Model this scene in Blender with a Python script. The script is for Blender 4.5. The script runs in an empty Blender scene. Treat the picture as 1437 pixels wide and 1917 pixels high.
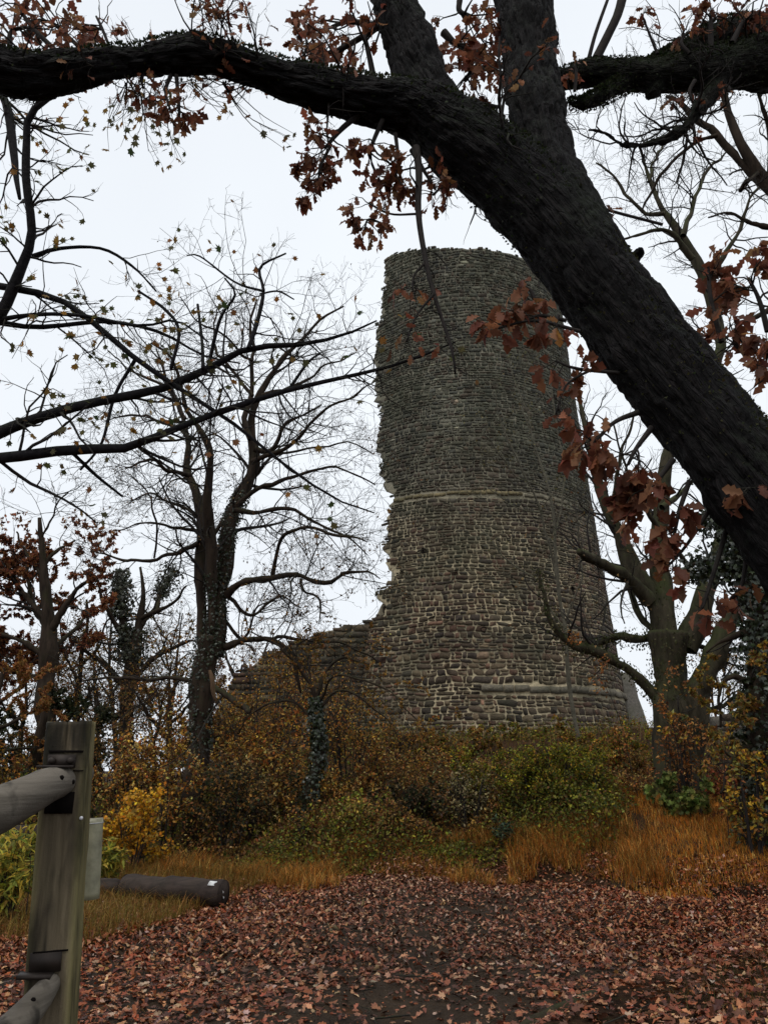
import bpy, math
import numpy as np
from mathutils import Vector

# ------------------------------------------------------------------ camera, sky, sun, exposure
SC = bpy.context.scene
COL = SC.collection
F, CX, CY = 1439.0, 718.5, 958.5
PITCH = math.radians(17.5)
EYE = 1.55
cam_d = bpy.data.cameras.new("camera"); cam = bpy.data.objects.new("camera", cam_d); COL.objects.link(cam)
cam.location = (0, 0, EYE); cam.rotation_euler = (math.pi/2 + PITCH, 0, 0)
cam_d.sensor_fit = 'HORIZONTAL'; cam_d.sensor_width = 36; cam_d.lens = 36*F/1437
cam_d.clip_start = 0.05; cam_d.clip_end = 5000
SC.camera = cam
SC.render.resolution_x, SC.render.resolution_y = 767, 1024

SUN_EL, SUN_AZ = math.radians(62), math.radians(205)      # high, behind the veil of cloud, from the left rear
W = bpy.data.worlds.new("World"); SC.world = W; W.use_nodes = True
nt = W.node_tree; nt.nodes.clear()
sky = nt.nodes.new('ShaderNodeTexSky'); sky.sky_type = 'NISHITA'; sky.sun_disc = False
sky.sun_elevation = SUN_EL; sky.sun_rotation = SUN_AZ; sky.air_density = 1.0; sky.dust_density = 3.0
tc = nt.nodes.new('ShaderNodeTexCoord')
noi = nt.nodes.new('ShaderNodeTexNoise'); noi.inputs['Scale'].default_value = 1.6; noi.inputs['Detail'].default_value = 3
nt.links.new(tc.outputs['Generated'], noi.inputs['Vector'])
rmp = nt.nodes.new('ShaderNodeValToRGB')
rmp.color_ramp.elements[0].position = .3; rmp.color_ramp.elements[0].color = (.78, .82, .875, 1)
rmp.color_ramp.elements[1].position = .7; rmp.color_ramp.elements[1].color = (.89, .935, .98, 1)
nt.links.new(noi.outputs['Fac'], rmp.inputs['Fac'])
scl = nt.nodes.new('ShaderNodeVectorMath'); scl.operation = 'SCALE'; scl.inputs['Scale'].default_value = 11.0
nt.links.new(rmp.outputs['Color'], scl.inputs[0])
mx = nt.nodes.new('ShaderNodeMix'); mx.data_type = 'RGBA'; mx.inputs['Factor'].default_value = .95
nt.links.new(sky.outputs['Color'], mx.inputs['A']); nt.links.new(scl.outputs['Vector'], mx.inputs['B'])
bg = nt.nodes.new('ShaderNodeBackground'); bg.inputs['Strength'].default_value = 0.1
wo = nt.nodes.new('ShaderNodeOutputWorld')
nt.links.new(mx.outputs['Result'], bg.inputs['Color']); nt.links.new(bg.outputs['Background'], wo.inputs['Surface'])

sd = bpy.data.lights.new("sun", 'SUN'); sd.energy = 1.2; sd.angle = math.radians(25); sd.color = (1, .96, .9)
sun = bpy.data.objects.new("sun", sd); COL.objects.link(sun)
dv = Vector((math.sin(SUN_AZ)*math.cos(SUN_EL), math.cos(SUN_AZ)*math.cos(SUN_EL), math.sin(SUN_EL)))
sun.rotation_euler = dv.to_track_quat('Z', 'Y').to_euler()
VS = SC.view_settings; VS.view_transform = 'Standard'; VS.look = 'None'; VS.exposure = 0.0; VS.gamma = 1
VS.use_curve_mapping = False
SC.cycles.max_bounces = 6; SC.cycles.transparent_max_bounces = 8

# ------------------------------------------------------------------ maths helpers
CP, SP = math.cos(PITCH), math.sin(PITCH)
def pt(px, py, Y):
    """place on the ray through a photo pixel at world distance Y; also metres per photo pixel there"""
    u, v = (px-CX)/F, (CY-py)/F
    dy = CP - v*SP; t = Y/dy
    return np.array([u*t, Y, EYE + (SP+v*CP)*t]), t/F
def px2(p):
    p = np.atleast_2d(p); x, y, z = p[:,0], p[:,1], p[:,2]-EYE
    d = y*CP + z*SP; up = -y*SP + z*CP
    return CX + F*x/d, CY - F*up/d
def sst(a, b, x):
    t = np.clip((np.asarray(x, float)-a)/(b-a), 0, 1); return t*t*(3-2*t)
def _h(ix, iy, iz, s=0):
    n = (ix.astype(np.int64)*374761393 + iy.astype(np.int64)*668265263 + iz.astype(np.int64)*2147483647 + s*974634777) & 0xffffffff
    n = ((n ^ (n >> 13))*1274126177) & 0xffffffff; n = ((n ^ (n >> 16))*2246822519) & 0xffffffff
    return ((n ^ (n >> 15)) & 0xffffff)/16777215.0
def noise(p, s=0):
    p = np.asarray(p, float); i = np.floor(p); f = p-i; f = f*f*(3-2*f); i = i.astype(np.int64)
    r = 0
    for a in (0,1):
        for b in (0,1):
            for c in (0,1):
                w = (f[...,0] if a else 1-f[...,0])*(f[...,1] if b else 1-f[...,1])*(f[...,2] if c else 1-f[...,2])
                r = r + w*_h(i[...,0]+a, i[...,1]+b, i[...,2]+c, s)
    return r*2-1
def fbm(p, o=3, s=0):
    r, a = 0, 1.0
    for k in range(o): r = r + a*noise(np.asarray(p)*2**k, s+k); a *= .5
    return r
def vor(p, s=0):
    """F2-F1 of a jittered cell noise"""
    i = np.floor(p).astype(np.int64); f1 = np.full(len(p), 9.); f2 = f1.copy()
    for a in (-1,0,1):
        for b in (-1,0,1):
            for c in (-1,0,1):
                q = i + np.array([a,b,c])
                c0 = np.stack([q[:,0]+_h(q[:,0],q[:,1],q[:,2],s), q[:,1]+_h(q[:,0],q[:,1],q[:,2],s+1), q[:,2]+_h(q[:,0],q[:,1],q[:,2],s+2)], 1)
                d = np.linalg.norm(c0-p, axis=1)
                m = d < f1; f2 = np.where(m, f1, np.minimum(f2, d)); f1 = np.where(m, d, f1)
    return f2-f1
def nrm(v): return v/np.maximum(np.linalg.norm(v, axis=-1, keepdims=True), 1e-9)

def hz(x, y):
    """height of the ground"""
    x, y = np.broadcast_arrays(np.asarray(x, float), np.asarray(y, float))
    y0 = 12.3 - 1.3*sst(-3, 0, x) - 1.6*sst(1.0, 4.0, x)
    H = .5 + 1.35*sst(-7, -1, x) + .45*sst(3, 8, x) - .5*sst(10, 20, x)
    ln = 13.5-6.0*sst(-2.5, 0, x)*sst(5.5, 3.5, x)
    t = np.clip((y-y0)/ln, 0, 1)
    h = H*np.where(t > 0, t, 0)**.8
    sd_ = ((x-1.0)*.70 - (y-5.35)*.71)                      # small bank at the lower right
    h = h + .20*sst(0, .35, sd_)*sst(8.6, 7.2, y)*(1+.3*sst(.5, 2, sd_))
    h = h - 26*sst(36, 260, y) - 8*sst(40, 160, np.abs(x))
    P = np.stack([x, y, x*0], -1)
    h = h + .03*fbm(P*.9, 2, 5) + .012*fbm(P*4, 2, 9) - .02*np.exp(-((x-.8)/1.6)**2)
    return h

# ------------------------------------------------------------------ mesh builder
class MB:
    def __init__(s): s.V, s.Fs, s.T, s.n = [], [], [], 0
    def add(s, V, Fl, tint=(1,1,1)):
        V = np.asarray(V, np.float32).reshape(-1, 3)
        for f in Fl:
            f = np.asarray(f, np.int64)
            if len(f): s.Fs.append(f + s.n)
        t = np.asarray(tint, np.float32)
        s.T.append(np.broadcast_to(t, (len(V), 3)) if t.ndim == 1 else t); s.V.append(V); s.n += len(V)
    def mesh(s, name, mat, smooth=False):
        me = bpy.data.meshes.new(name)
        V = np.concatenate(s.V) if s.V else np.zeros((0,3), np.float32)
        me.vertices.add(len(V)); me.vertices.foreach_set("co", V.ravel())
        if s.Fs:
            sizes = np.concatenate([np.full(len(f), f.shape[1]) for f in s.Fs]); loops = np.concatenate([f.ravel() for f in s.Fs])
            starts = np.concatenate([[0], np.cumsum(sizes)[:-1]])
            me.loops.add(len(loops)); me.loops.foreach_set("vertex_index", loops.astype(np.int32))
            me.polygons.add(len(sizes)); me.polygons.foreach_set("loop_start", starts.astype(np.int32))
            me.polygons.foreach_set("loop_total", sizes.astype(np.int32))
            if smooth: me.polygons.foreach_set("use_smooth", np.ones(len(sizes), bool))
        T = np.concatenate(s.T) if s.T else np.zeros((0,3), np.float32)
        a = me.attributes.new("tint", 'FLOAT_COLOR', 'POINT')
        a.data.foreach_set("color", np.concatenate([T, np.ones((len(T),1), np.float32)], 1).astype(np.float32).ravel())
        me.update(calc_edges=True); me.materials.append(mat)
        return me
    def build(s, name, mat, parent=None, smooth=False, kind=None, origin=None):
        if origin is None and parent is not None: off = np.array(parent.location, np.float32)
        elif origin is not None: off = np.array(origin, np.float32)
        else: off = np.zeros(3, np.float32)
        s.V = [v-off for v in s.V]
        o = bpy.data.objects.new(name, s.mesh(name, mat, smooth)); COL.objects.link(o)
        if parent: o.parent = parent
        elif origin is not None: o.location = origin
        if kind: o["kind"] = kind
        return o
def thing(name, label, cat, loc=(0,0,0), group=None):
    o = bpy.data.objects.new(name, None); COL.objects.link(o); o.location = [float(c) for c in loc]
    o.empty_display_size = .2; o["label"] = label; o["category"] = cat
    if group: o["group"] = group
    return o
def tag(o, label, cat, group=None):
    o["label"] = label; o["category"] = cat
    if group: o["group"] = group
    return o

def tubes(mb, P, R, sides=3, tint=(1,1,1), ref=None, rough=0, seed=0):
    """P (N,M,3) R (N,M): N tubes in one go"""
    P = np.asarray(P, float); R = np.asarray(R, float)
    if P.ndim == 2: P, R = P[None], R[None]
    N, M, _ = P.shape
    T = np.empty_like(P); T[:,1:-1] = P[:,2:]-P[:,:-2]; T[:,0] = P[:,1]-P[:,0]; T[:,-1] = P[:,-1]-P[:,-2]; T = nrm(T)
    if ref is None:
        rr = np.tile(np.array([.31,.92,.21]), (N,1)); D = nrm(P[:,-1]-P[:,0]); bad = np.abs((D*nrm(rr)).sum(-1)) > .9
        rr[bad] = (1,0,.1)
    else: rr = np.tile(np.array(ref, float), (N,1))
    A = nrm(np.cross(T, rr[:,None,:])); B = np.cross(T, A)
    th = np.arange(sides)*2*math.pi/sides
    V = P[:,:,None,:] + R[:,:,None,None]*(np.cos(th)[None,None,:,None]*A[:,:,None,:] + np.sin(th)[None,None,:,None]*B[:,:,None,:])
    if rough:
        q = V.reshape(-1,3); d = fbm(q*np.array([1,1,.35])*(.35/max(R.max(), .03)+3), 3, seed).reshape(N,M,sides)
        V = V + rough*(R[:,:,None]*d)[...,None]*nrm(V-P[:,:,None,:])
    i = np.arange(N)[:,None,None]*M*sides; j = np.arange(M-1)[None,:,None]*sides; k = np.arange(sides)[None,None,:]
    k2 = (k+1) % sides
    Q = np.stack([i+j+k, i+j+k2, i+j+sides+k2, i+j+sides+k], -1).reshape(-1,4)
    fl = [Q]
    if sides > 3:
        fl.append((np.arange(N)[:,None]*M*sides + (M-1)*sides + np.arange(sides)[None,:]))
    tt = np.asarray(tint, float)
    if tt.ndim == 2: tt = np.repeat(tt, M*sides, 0)
    mb.add(V.reshape(-1,3), fl, tt)

def spline(pts, rad, M):
    """smooth resample of a hand-laid limb"""
    pts = np.asarray(pts, float); rad = np.asarray(rad, float); n = len(pts)
    d = np.concatenate([[0], np.cumsum(np.linalg.norm(np.diff(pts, axis=0), axis=1))])
    e = np.concatenate([[2*pts[0]-pts[1]], pts, [2*pts[-1]-pts[-2]]])
    s = np.linspace(0, d[-1]*.99999, M); k = np.clip(np.searchsorted(d, s, side='right')-1, 0, n-2)
    t = ((s-d[k])/(d[k+1]-d[k]))[:,None]
    p0, p1, p2, p3 = e[k], e[k+1], e[k+2], e[k+3]
    out = .5*((2*p1)+(-p0+p2)*t+(2*p0-5*p1+4*p2-p3)*t**2+(-p0+3*p1-3*p2+p3)*t**3)
    return out, np.interp(s, d, rad)
def limb(seq, Y, M=12, Y2=None):
    """seq of (px, py, r_px) or (px, py, r_px, Y)"""
    n = len(seq); P, R = [], []
    for i, q in enumerate(seq):
        y = q[3] if len(q) > 3 else (Y if Y2 is None else Y+(Y2-Y)*i/(n-1))
        p, m = pt(q[0], q[1], y); P.append(p); R.append(q[2]*m)
    return spline(P, R, M)
def grow(rng, P, R, dens=None, total=None, length=(.5,1.), ang=(30,65), M=5, up=.05, wig=.18, t0=.15, rr=.55, rmin=.0015, rmax=9, shape=.6, drift=None):
    """a new order of twigs on all parents P (N,M,3)"""
    P = np.asarray(P); R = np.asarray(R); N, m, _ = P.shape
    L = np.linalg.norm(np.diff(P, axis=1), axis=2).sum(1)
    if total is None: total = int(L.sum()*dens)
    idx = rng.choice(N, total, p=L/L.sum()); t = t0+(1-t0)*rng.random(total)**.85
    f = t*(m-1)*.9999; k = f.astype(int); f = (f-k)[:,None]
    a, b = P[idx,k], P[idx,k+1]; p = a+(b-a)*f; r = R[idx,k]*(1-f[:,0])+R[idx,k+1]*f[:,0]
    T = nrm(b-a); rv = rng.normal(size=(total,3)); B = nrm(np.cross(T, rv))
    an = np.radians(rng.uniform(*ang, total))[:,None]
    d = nrm(T*np.cos(an)+B*np.sin(an))
    ln = rng.uniform(*length, total)*(1.15-shape*t); st = (ln/(M-1))[:,None]
    out = np.empty((total,M,3)); out[:,0] = p
    for j in range(1, M):
        d = d + wig*rng.normal(size=(total,3)); d[:,2] += up
        if drift is not None: d += drift
        d = nrm(d); out[:,j] = out[:,j-1]+d*st
    r0 = np.clip(r*rr, rmin, rmax); r0 = np.minimum(r0, ln*.021+rmin)
    RR = r0[:,None]*np.linspace(1, .35, M)[None]; RR = np.maximum(RR, rmin*.7)
    return out, RR
def on_twigs(rng, P, n, t0=.3):
    N, m, _ = P.shape; i = rng.integers(0, N, n); t = (t0+(1-t0)*rng.random(n))*(m-1)*.9999; k = t.astype(int); f = (t-k)[:,None]
    a, b = P[i,k], P[i,k+1]
    return a+(b-a)*f, nrm(b-a)

# ------------------------------------------------------------------ leaf shapes (tip along +y, unit length)
def strip(ys, ws, cup=.25, droop=-.25, asym=0):
    V, Fq = [], []
    for y, w in zip(ys, ws):
        z = droop*y*y
        V += [(-w*(1+asym), y, z+cup*w), (0, y, z), (w*(1-asym), y, z+cup*w)]
    for i in range(len(ys)-1):
        a = 3*i; Fq += [(a, a+1, a+4, a+3), (a+1, a+2, a+5, a+4)]
    return np.array(V), [np.array(Fq)]
OAK = strip([0,.14,.26,.36,.5,.6,.74,.85,1], [.015,.03,.17,.09,.27,.15,.28,.17,.03])
OAKL = strip([0,.25,.38,.55,.68,.82,1], [.02,.2,.12,.3,.18,.26,.04], .35, -.15)
SIMPLE = (np.array([(0,0,0),(.30,.42,.12),(0,1,-.2),(-.30,.42,.12)]), [np.array([(0,1,2),(0,2,3)])])
LANCE = strip([0,.35,1], [.03,.16,.005], .4, -.5)
def star(lobes, dep=.45, stem=.0, curl=-.25):
    V = [(0, .35, 0)]
    for a, r in lobes:
        a = math.radians(a); x, y = r*math.sin(a), .35+r*math.cos(a); V.append((x, y, curl*(x*x+(y-.35)**2)))
    n = len(lobes)
    return np.array(V), [np.array([(0, 1+i, 1+(i+1) % n) for i in range(n)])]
LIT1 = strip([0,.28,.42,.66,1], [.03,.24,.12,.30,.05], .4, -.15)
LIT2 = star([(0,.65),(22,.36),(50,.58),(80,.28),(112,.42),(180,.34),(248,.42),(280,.28),(310,.58),(338,.36)])
MAPLE = star([(0,.66),(20,.36),(40,.58),(62,.32),(84,.47),(112,.26),(180,.36),(248,.26),(276,.47),(298,.32),(320,.58),(340,.36)])
IVY = star([(0,.6),(35,.3),(70,.5),(130,.35),(180,.2),(230,.35),(290,.5),(325,.3)], curl=-.4)
DIA = (np.array([(0,0,0),(.32,.5,.1),(0,1,-.1),(-.32,.5,.1)]), [np.array([(0,1,2,3)])])

def put(mb, tpl, pos, dirs, nor, size, tint, zs=None):
    V, Fl = tpl; n = len(pos); k = len(V)
    y = nrm(np.asarray(dirs, float)); x = nrm(np.cross(y, nor)); z = np.cross(x, y)
    size = np.broadcast_to(size, n)[:,None,None]; zs = np.ones(n) if zs is None else zs
    W_ = pos[:,None,:] + size*(V[None,:,0:1]*x[:,None,:] + V[None,:,1:2]*y[:,None,:] + (V[None,:,2:3]*zs[:,None,None])*z[:,None,:])
    fl = [(f[None]+(np.arange(n)*k)[:,None,None]).reshape(-1, f.shape[1]) for f in Fl]
    tint = np.asarray(tint, float)
    mb.add(W_.reshape(-1,3), fl, np.repeat(tint, k, 0) if tint.ndim == 2 else tint)
def pal(rng, cols, n, var=.25):
    cols = np.array(cols, float); c = cols[rng.integers(0, len(cols), n)]
    return np.clip(c*(1+var*rng.uniform(-1, 1, (n,1)))*(1+.08*rng.normal(size=(n,3))), .003, .9)

# ------------------------------------------------------------------ materials
def mat(name, build):
    m = bpy.data.materials.new(name); m.use_nodes = True; n = m.node_tree; n.nodes.clear()
    out = n.nodes.new('ShaderNodeOutputMaterial'); b = n.nodes.new('ShaderNodeBsdfPrincipled')
    n.links.new(b.outputs[0], out.inputs['Surface']); build(n, b, out); return m
def N_(n, t, **k):
    o = n.nodes.new(t)
    for a, v in k.items(): setattr(o, a, v)
    return o
def tex(n, scale, detail=4, st=(1,1,1), kind='ShaderNodeTexNoise', rough=.6):
    t = N_(n, 'ShaderNodeTexCoord'); mp = N_(n, 'ShaderNodeMapping'); mp.inputs['Scale'].default_value = st
    n.links.new(t.outputs['Object'], mp.inputs['Vector']); q = N_(n, kind); q.inputs['Scale'].default_value = scale
    if kind == 'ShaderNodeTexNoise': q.inputs['Detail'].default_value = detail; q.inputs['Roughness'].default_value = rough
    n.links.new(mp.outputs['Vector'], q.inputs['Vector']); return q
def ramp(n, src, stops):
    r = N_(n, 'ShaderNodeValToRGB'); e = r.color_ramp.elements
    while len(e) < len(stops): e.new(.5)
    for i, (p, c) in enumerate(stops): e[i].position = p; e[i].color = (*c, 1)
    n.links.new(src, r.inputs['Fac']); return r.outputs['Color']
def mixc(n, fac, a, b, mode='MIX'):
    m = N_(n, 'ShaderNodeMix', data_type='RGBA', blend_type=mode)
    for s, k in ((fac,'Factor'), (a,'A'), (b,'B')):
        if isinstance(s, (int, float)): m.inputs[k].default_value = s
        elif isinstance(s, tuple): m.inputs[k].default_value = (*s, 1)
        else: n.links.new(s, m.inputs[k])
    return m.outputs['Result']
def bump(n, b, src, st, dist=.01):
    q = N_(n, 'ShaderNodeBump'); q.inputs['Strength'].default_value = st; q.inputs['Distance'].default_value = dist
    n.links.new(src, q.inputs['Height']); n.links.new(q.outputs['Normal'], b.inputs['Normal'])
def attr(n): return N_(n, 'ShaderNodeAttribute', attribute_name='tint').outputs['Color']

def leafmat(name, rough=.5, trans=.35, spec=.4, ns=60):
    def f(n, b, out):
        c = attr(n); v = tex(n, ns, 2)
        c2 = mixc(n, .8, c, ramp(n, v.outputs['Fac'], [(.3,(.65,.62,.6)), (.7,(1.25,1.2,1.15))]), 'MULTIPLY')
        n.links.new(c2, b.inputs['Base Color']); b.inputs['Roughness'].default_value = rough
        b.inputs['Specular IOR Level'].default_value = spec
        if trans:
            t = N_(n, 'ShaderNodeBsdfTranslucent'); n.links.new(c2, t.inputs['Color'])
            m = N_(n, 'ShaderNodeMixShader'); m.inputs[0].default_value = trans
            n.links.new(b.outputs[0], m.inputs[1]); n.links.new(t.outputs[0], m.inputs[2]); n.links.new(m.outputs[0], out.inputs['Surface'])
    return mat(name, f)
M_leaf = leafmat('leaf', .55, .5, .2)
M_litter = leafmat('fallen leaf', .5, .05, .28, 40)
M_far = leafmat('foliage', .6, .3, .12, 8)
M_ivy = leafmat('ivy leaf', .35, .1, .5, 20)
M_grass = leafmat('grass blade', .6, .35, .1, 10)

def barkmat(name, lo, hi, moss, mossamt=.5, sc=14, st=(1,1,.25), bstr=.8, bd=.012):
    def f(n, b, out):
        v = tex(n, sc, 7, st, rough=.7); v2 = tex(n, 2.2, 3); v3 = tex(n, 40, 3)
        c = ramp(n, v.outputs['Fac'], [(.3, lo), (.72, hi)])
        g = N_(n, 'ShaderNodeNewGeometry'); sp = N_(n, 'ShaderNodeSeparateXYZ'); n.links.new(g.outputs['Normal'], sp.inputs[0])
        ad = N_(n, 'ShaderNodeMath', operation='MULTIPLY_ADD'); n.links.new(sp.outputs['Z'], ad.inputs[0]); ad.inputs[1].default_value = .35
        n.links.new(v2.outputs['Fac'], ad.inputs[2])
        mk = ramp(n, ad.outputs[0], [(.62-.25*mossamt, (0,0,0)), (.9-.25*mossamt, (1,1,1))])
        mk2 = mixc(n, 1.0, mk, ramp(n, v3.outputs['Fac'], [(.35,(.2,.2,.2)), (.6,(1,1,1))]), 'MULTIPLY')
        c = mixc(n, mk2, c, moss); c = mixc(n, 1.0, c, attr(n), 'MULTIPLY')
        n.links.new(c, b.inputs['Base Color']); b.inputs['Roughness'].default_value = .85; b.inputs['Specular IOR Level'].default_value = .12
        bump(n, b, v.outputs['Fac'], bstr, bd)
    return mat(name, f)
M_oakbark = barkmat('oak bark', (.005,.005,.006), (.024,.021,.023), (.018,.026,.012), .25, 26, (1,1,1), .9, .012)
M_mossbark = barkmat('mossy bark', (.008,.007,.006), (.032,.028,.024), (.022,.033,.012), .8, 20, (1,1,1), .9, .015)
M_bark = barkmat('tree bark', (.010,.007,.005), (.052,.036,.025), (.030,.033,.012), .2, 9, (1,1,.2))
M_greybark = barkmat('grey bark', (.014,.012,.008), (.075,.063,.040), (.045,.055,.018), .5, 9, (1,1,.3))
def platemat(name, lo, hi, moss, mossamt):
    def f(n, b, out):
        at = N_(n, 'ShaderNodeAttribute', attribute_name='barkco'); nz_ = N_(n, 'ShaderNodeTexNoise'); nz_.inputs['Scale'].default_value = 1.1; nz_.inputs['Detail'].default_value = 4
        mp = N_(n, 'ShaderNodeMapping'); mp.inputs['Scale'].default_value = (1, 1, .75); n.links.new(at.outputs['Vector'], mp.inputs['Vector']); n.links.new(mp.outputs['Vector'], nz_.inputs['Vector'])
        wv = N_(n, 'ShaderNodeMix', data_type='RGBA', blend_type='ADD'); wv.inputs['Factor'].default_value = .75; n.links.new(mp.outputs['Vector'], wv.inputs['A']); n.links.new(nz_.outputs['Color'], wv.inputs['B'])
        vo = N_(n, 'ShaderNodeTexVoronoi', feature='DISTANCE_TO_EDGE'); vo.inputs['Scale'].default_value = 1.25; n.links.new(wv.outputs['Result'], vo.inputs['Vector'])
        vo2 = N_(n, 'ShaderNodeTexVoronoi', feature='DISTANCE_TO_EDGE'); vo2.inputs['Scale'].default_value = 3.2; n.links.new(wv.outputs['Result'], vo2.inputs['Vector'])
        fine = N_(n, 'ShaderNodeTexNoise'); fine.inputs['Scale'].default_value = 5; fine.inputs['Detail'].default_value = 7; fine.inputs['Roughness'].default_value = .7; mp2 = N_(n, 'ShaderNodeMapping'); mp2.inputs['Scale'].default_value = (1, 1, 1.6); n.links.new(at.outputs['Vector'], mp2.inputs['Vector']); n.links.new(mp2.outputs['Vector'], fine.inputs['Vector'])
        h1 = ramp(n, vo.outputs['Distance'], [(.0,(0,0,0)), (.22,(1,1,1))]); h2 = ramp(n, vo2.outputs['Distance'], [(.0,(.35,.35,.35)), (.14,(1,1,1))])
        h = mixc(n, 1.0, h1, h2, 'MULTIPLY'); hh_ = mixc(n, .45, h, fine.outputs['Fac'])
        c = ramp(n, hh_, [(.12, lo), (.85, hi)])
        v2 = tex(n, 1.7, 4); v3 = tex(n, 40, 3); g = N_(n, 'ShaderNodeNewGeometry'); sp = N_(n, 'ShaderNodeSeparateXYZ'); n.links.new(g.outputs['Normal'], sp.inputs[0])
        ad = N_(n, 'ShaderNodeMath', operation='MULTIPLY_ADD'); n.links.new(sp.outputs['Z'], ad.inputs[0]); ad.inputs[1].default_value = .35; n.links.new(v2.outputs['Fac'], ad.inputs[2])
        mk = ramp(n, ad.outputs[0], [(.62-.25*mossamt, (0,0,0)), (.92-.25*mossamt, (1,1,1))]); mk2 = mixc(n, 1.0, mk, ramp(n, v3.outputs['Fac'], [(.35,(.2,.2,.2)), (.6,(1,1,1))]), 'MULTIPLY')
        n.links.new(mixc(n, mk2, c, moss), b.inputs['Base Color']); b.inputs['Roughness'].default_value = .8; b.inputs['Specular IOR Level'].default_value = .15
        bump(n, b, hh_, 1.0, .06)
    return mat(name, f)
M_oakplate = platemat('furrowed oak bark', (.0006,.0006,.0007), (.016,.013,.013), (.018,.026,.012), .25)
M_mossplate = platemat('furrowed mossy bark', (.003,.003,.002), (.022,.019,.015), (.022,.033,.012), .8)
M_twig = barkmat('twig', (.014,.012,.012), (.045,.038,.034), (.03,.035,.015), .1, 12, (1,1,1), .2)
M_greytwig = barkmat('pale twig', (.05,.046,.034), (.15,.135,.10), (.06,.068,.03), .3, 12, (1,1,1), .2)

def f_stone(n, b, out):
    c = attr(n); v = tex(n, 9, 6, rough=.7); v2 = tex(n, .5, 4); v3 = tex(n, 34, 3)
    c = mixc(n, 1.0, c, ramp(n, v.outputs['Fac'], [(.28,(.5,.5,.52)), (.72,(1.4,1.35,1.25))]), 'MULTIPLY')
    c = mixc(n, ramp(n, v2.outputs['Fac'], [(.45,(0,0,0)), (.68,(.6,.6,.6))]), c, (.05,.055,.030))
    n.links.new(c, b.inputs['Base Color']); b.inputs['Roughness'].default_value = .85; b.inputs['Specular IOR Level'].default_value = .3
    ad = N_(n, 'ShaderNodeMath', operation='ADD'); n.links.new(v.outputs['Fac'], ad.inputs[0]); n.links.new(v3.outputs['Fac'], ad.inputs[1])
    bump(n, b, ad.outputs[0], .9, .03)
M_stone = mat('rubble stone', f_stone)
def f_mortar(n, b, out):
    v = tex(n, 14, 5); v2 = tex(n, .7, 4)
    c = mixc(n, 1.0, attr(n), ramp(n, v.outputs['Fac'], [(.3,(.6,.6,.6)), (.7,(1.3,1.3,1.25))]), 'MULTIPLY')
    c = mixc(n, ramp(n, v2.outputs['Fac'], [(.42,(0,0,0)), (.62,(.75,.75,.75))]), c, (.11,.105,.07))
    n.links.new(c, b.inputs['Base Color']); b.inputs['Roughness'].default_value = .95; bump(n, b, v.outputs['Fac'], .8, .02)
M_mortar = mat('lime mortar', f_mortar)

def f_ground(n, b, out):
    v = tex(n, 1.2, 6); v2 = tex(n, 25, 5); v3 = tex(n, 7, 4)
    c = ramp(n, v.outputs['Fac'], [(.35,(.020,.012,.008)), (.65,(.055,.030,.017))])
    c = mixc(n, 1.0, c, ramp(n, v2.outputs['Fac'], [(.3,(.5,.5,.5)), (.7,(1.5,1.4,1.3))]), 'MULTIPLY')
    c = mixc(n, ramp(n, v3.outputs['Fac'], [(.58,(0,0,0)), (.75,(.5,.5,.5))]), c, (.03,.032,.010))
    n.links.new(c, b.inputs['Base Color']); b.inputs['Roughness'].default_value = .9; b.inputs['Specular IOR Level'].default_value = .05; bump(n, b, v2.outputs['Fac'], 1, .03)
M_ground = mat('leaf mould', f_ground)
def f_mud(n, b, out):
    v = tex(n, 1.6, 6); v2 = tex(n, 30, 6, rough=.75); v3 = tex(n, 140, 3)
    c = ramp(n, v.outputs['Fac'], [(.3,(.034,.022,.013)), (.7,(.075,.050,.030))])
    c = mixc(n, 1.0, c, ramp(n, v2.outputs['Fac'], [(.3,(.55,.52,.5)), (.75,(1.5,1.45,1.4))]), 'MULTIPLY')
    n.links.new(c, b.inputs['Base Color'])
    b.inputs['Specular IOR Level'].default_value = .14; n.links.new(ramp(n, v.outputs['Fac'], [(.3,(.45,.45,.45)), (.7,(.75,.75,.75))]), b.inputs['Roughness'])
    ad = N_(n, 'ShaderNodeMath', operation='MULTIPLY_ADD'); n.links.new(v3.outputs['Fac'], ad.inputs[0]); ad.inputs[1].default_value = .4
    n.links.new(v2.outputs['Fac'], ad.inputs[2]); bump(n, b, ad.outputs[0], 1, .05)
M_mud = mat('damp mud', f_mud)

def woodmat(name, lo, hi, green, st=(1,1,.06), sc=30, greenamt=.5, dark=.5):
    def f(n, b, out):
        v = tex(n, sc, 6, st, rough=.65); v2 = tex(n, 3.0, 4); v3 = tex(n, 5, 3, (3,3,.7)); v4 = tex(n, 160, 2)
        c = ramp(n, v.outputs['Fac'], [(.25, lo), (.7, hi)])
        c = mixc(n, ramp(n, v2.outputs['Fac'], [(.5-.1*greenamt,(0,0,0)), (.75,(.8*greenamt,)*3)]), c, green)
        c = mixc(n, ramp(n, v3.outputs['Fac'], [(.52,(0,0,0)), (.66,(dark,)*3)]), c, (.012,.010,.007))
        c = mixc(n, 1.0, c, attr(n), 'MULTIPLY'); n.links.new(c, b.inputs['Base Color']); b.inputs['Roughness'].default_value = .75; b.inputs['Specular IOR Level'].default_value = .18
        ad = N_(n, 'ShaderNodeMath', operation='MULTIPLY_ADD'); n.links.new(v4.outputs['Fac'], ad.inputs[0]); ad.inputs[1].default_value = .25
        n.links.new(v.outputs['Fac'], ad.inputs[2]); bump(n, b, ad.outputs[0], .8, .006)
    return mat(name, f)
M_post = woodmat('weathered post', (.035,.026,.016), (.20,.155,.10), (.085,.08,.035), greenamt=.4, dark=.7)
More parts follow.
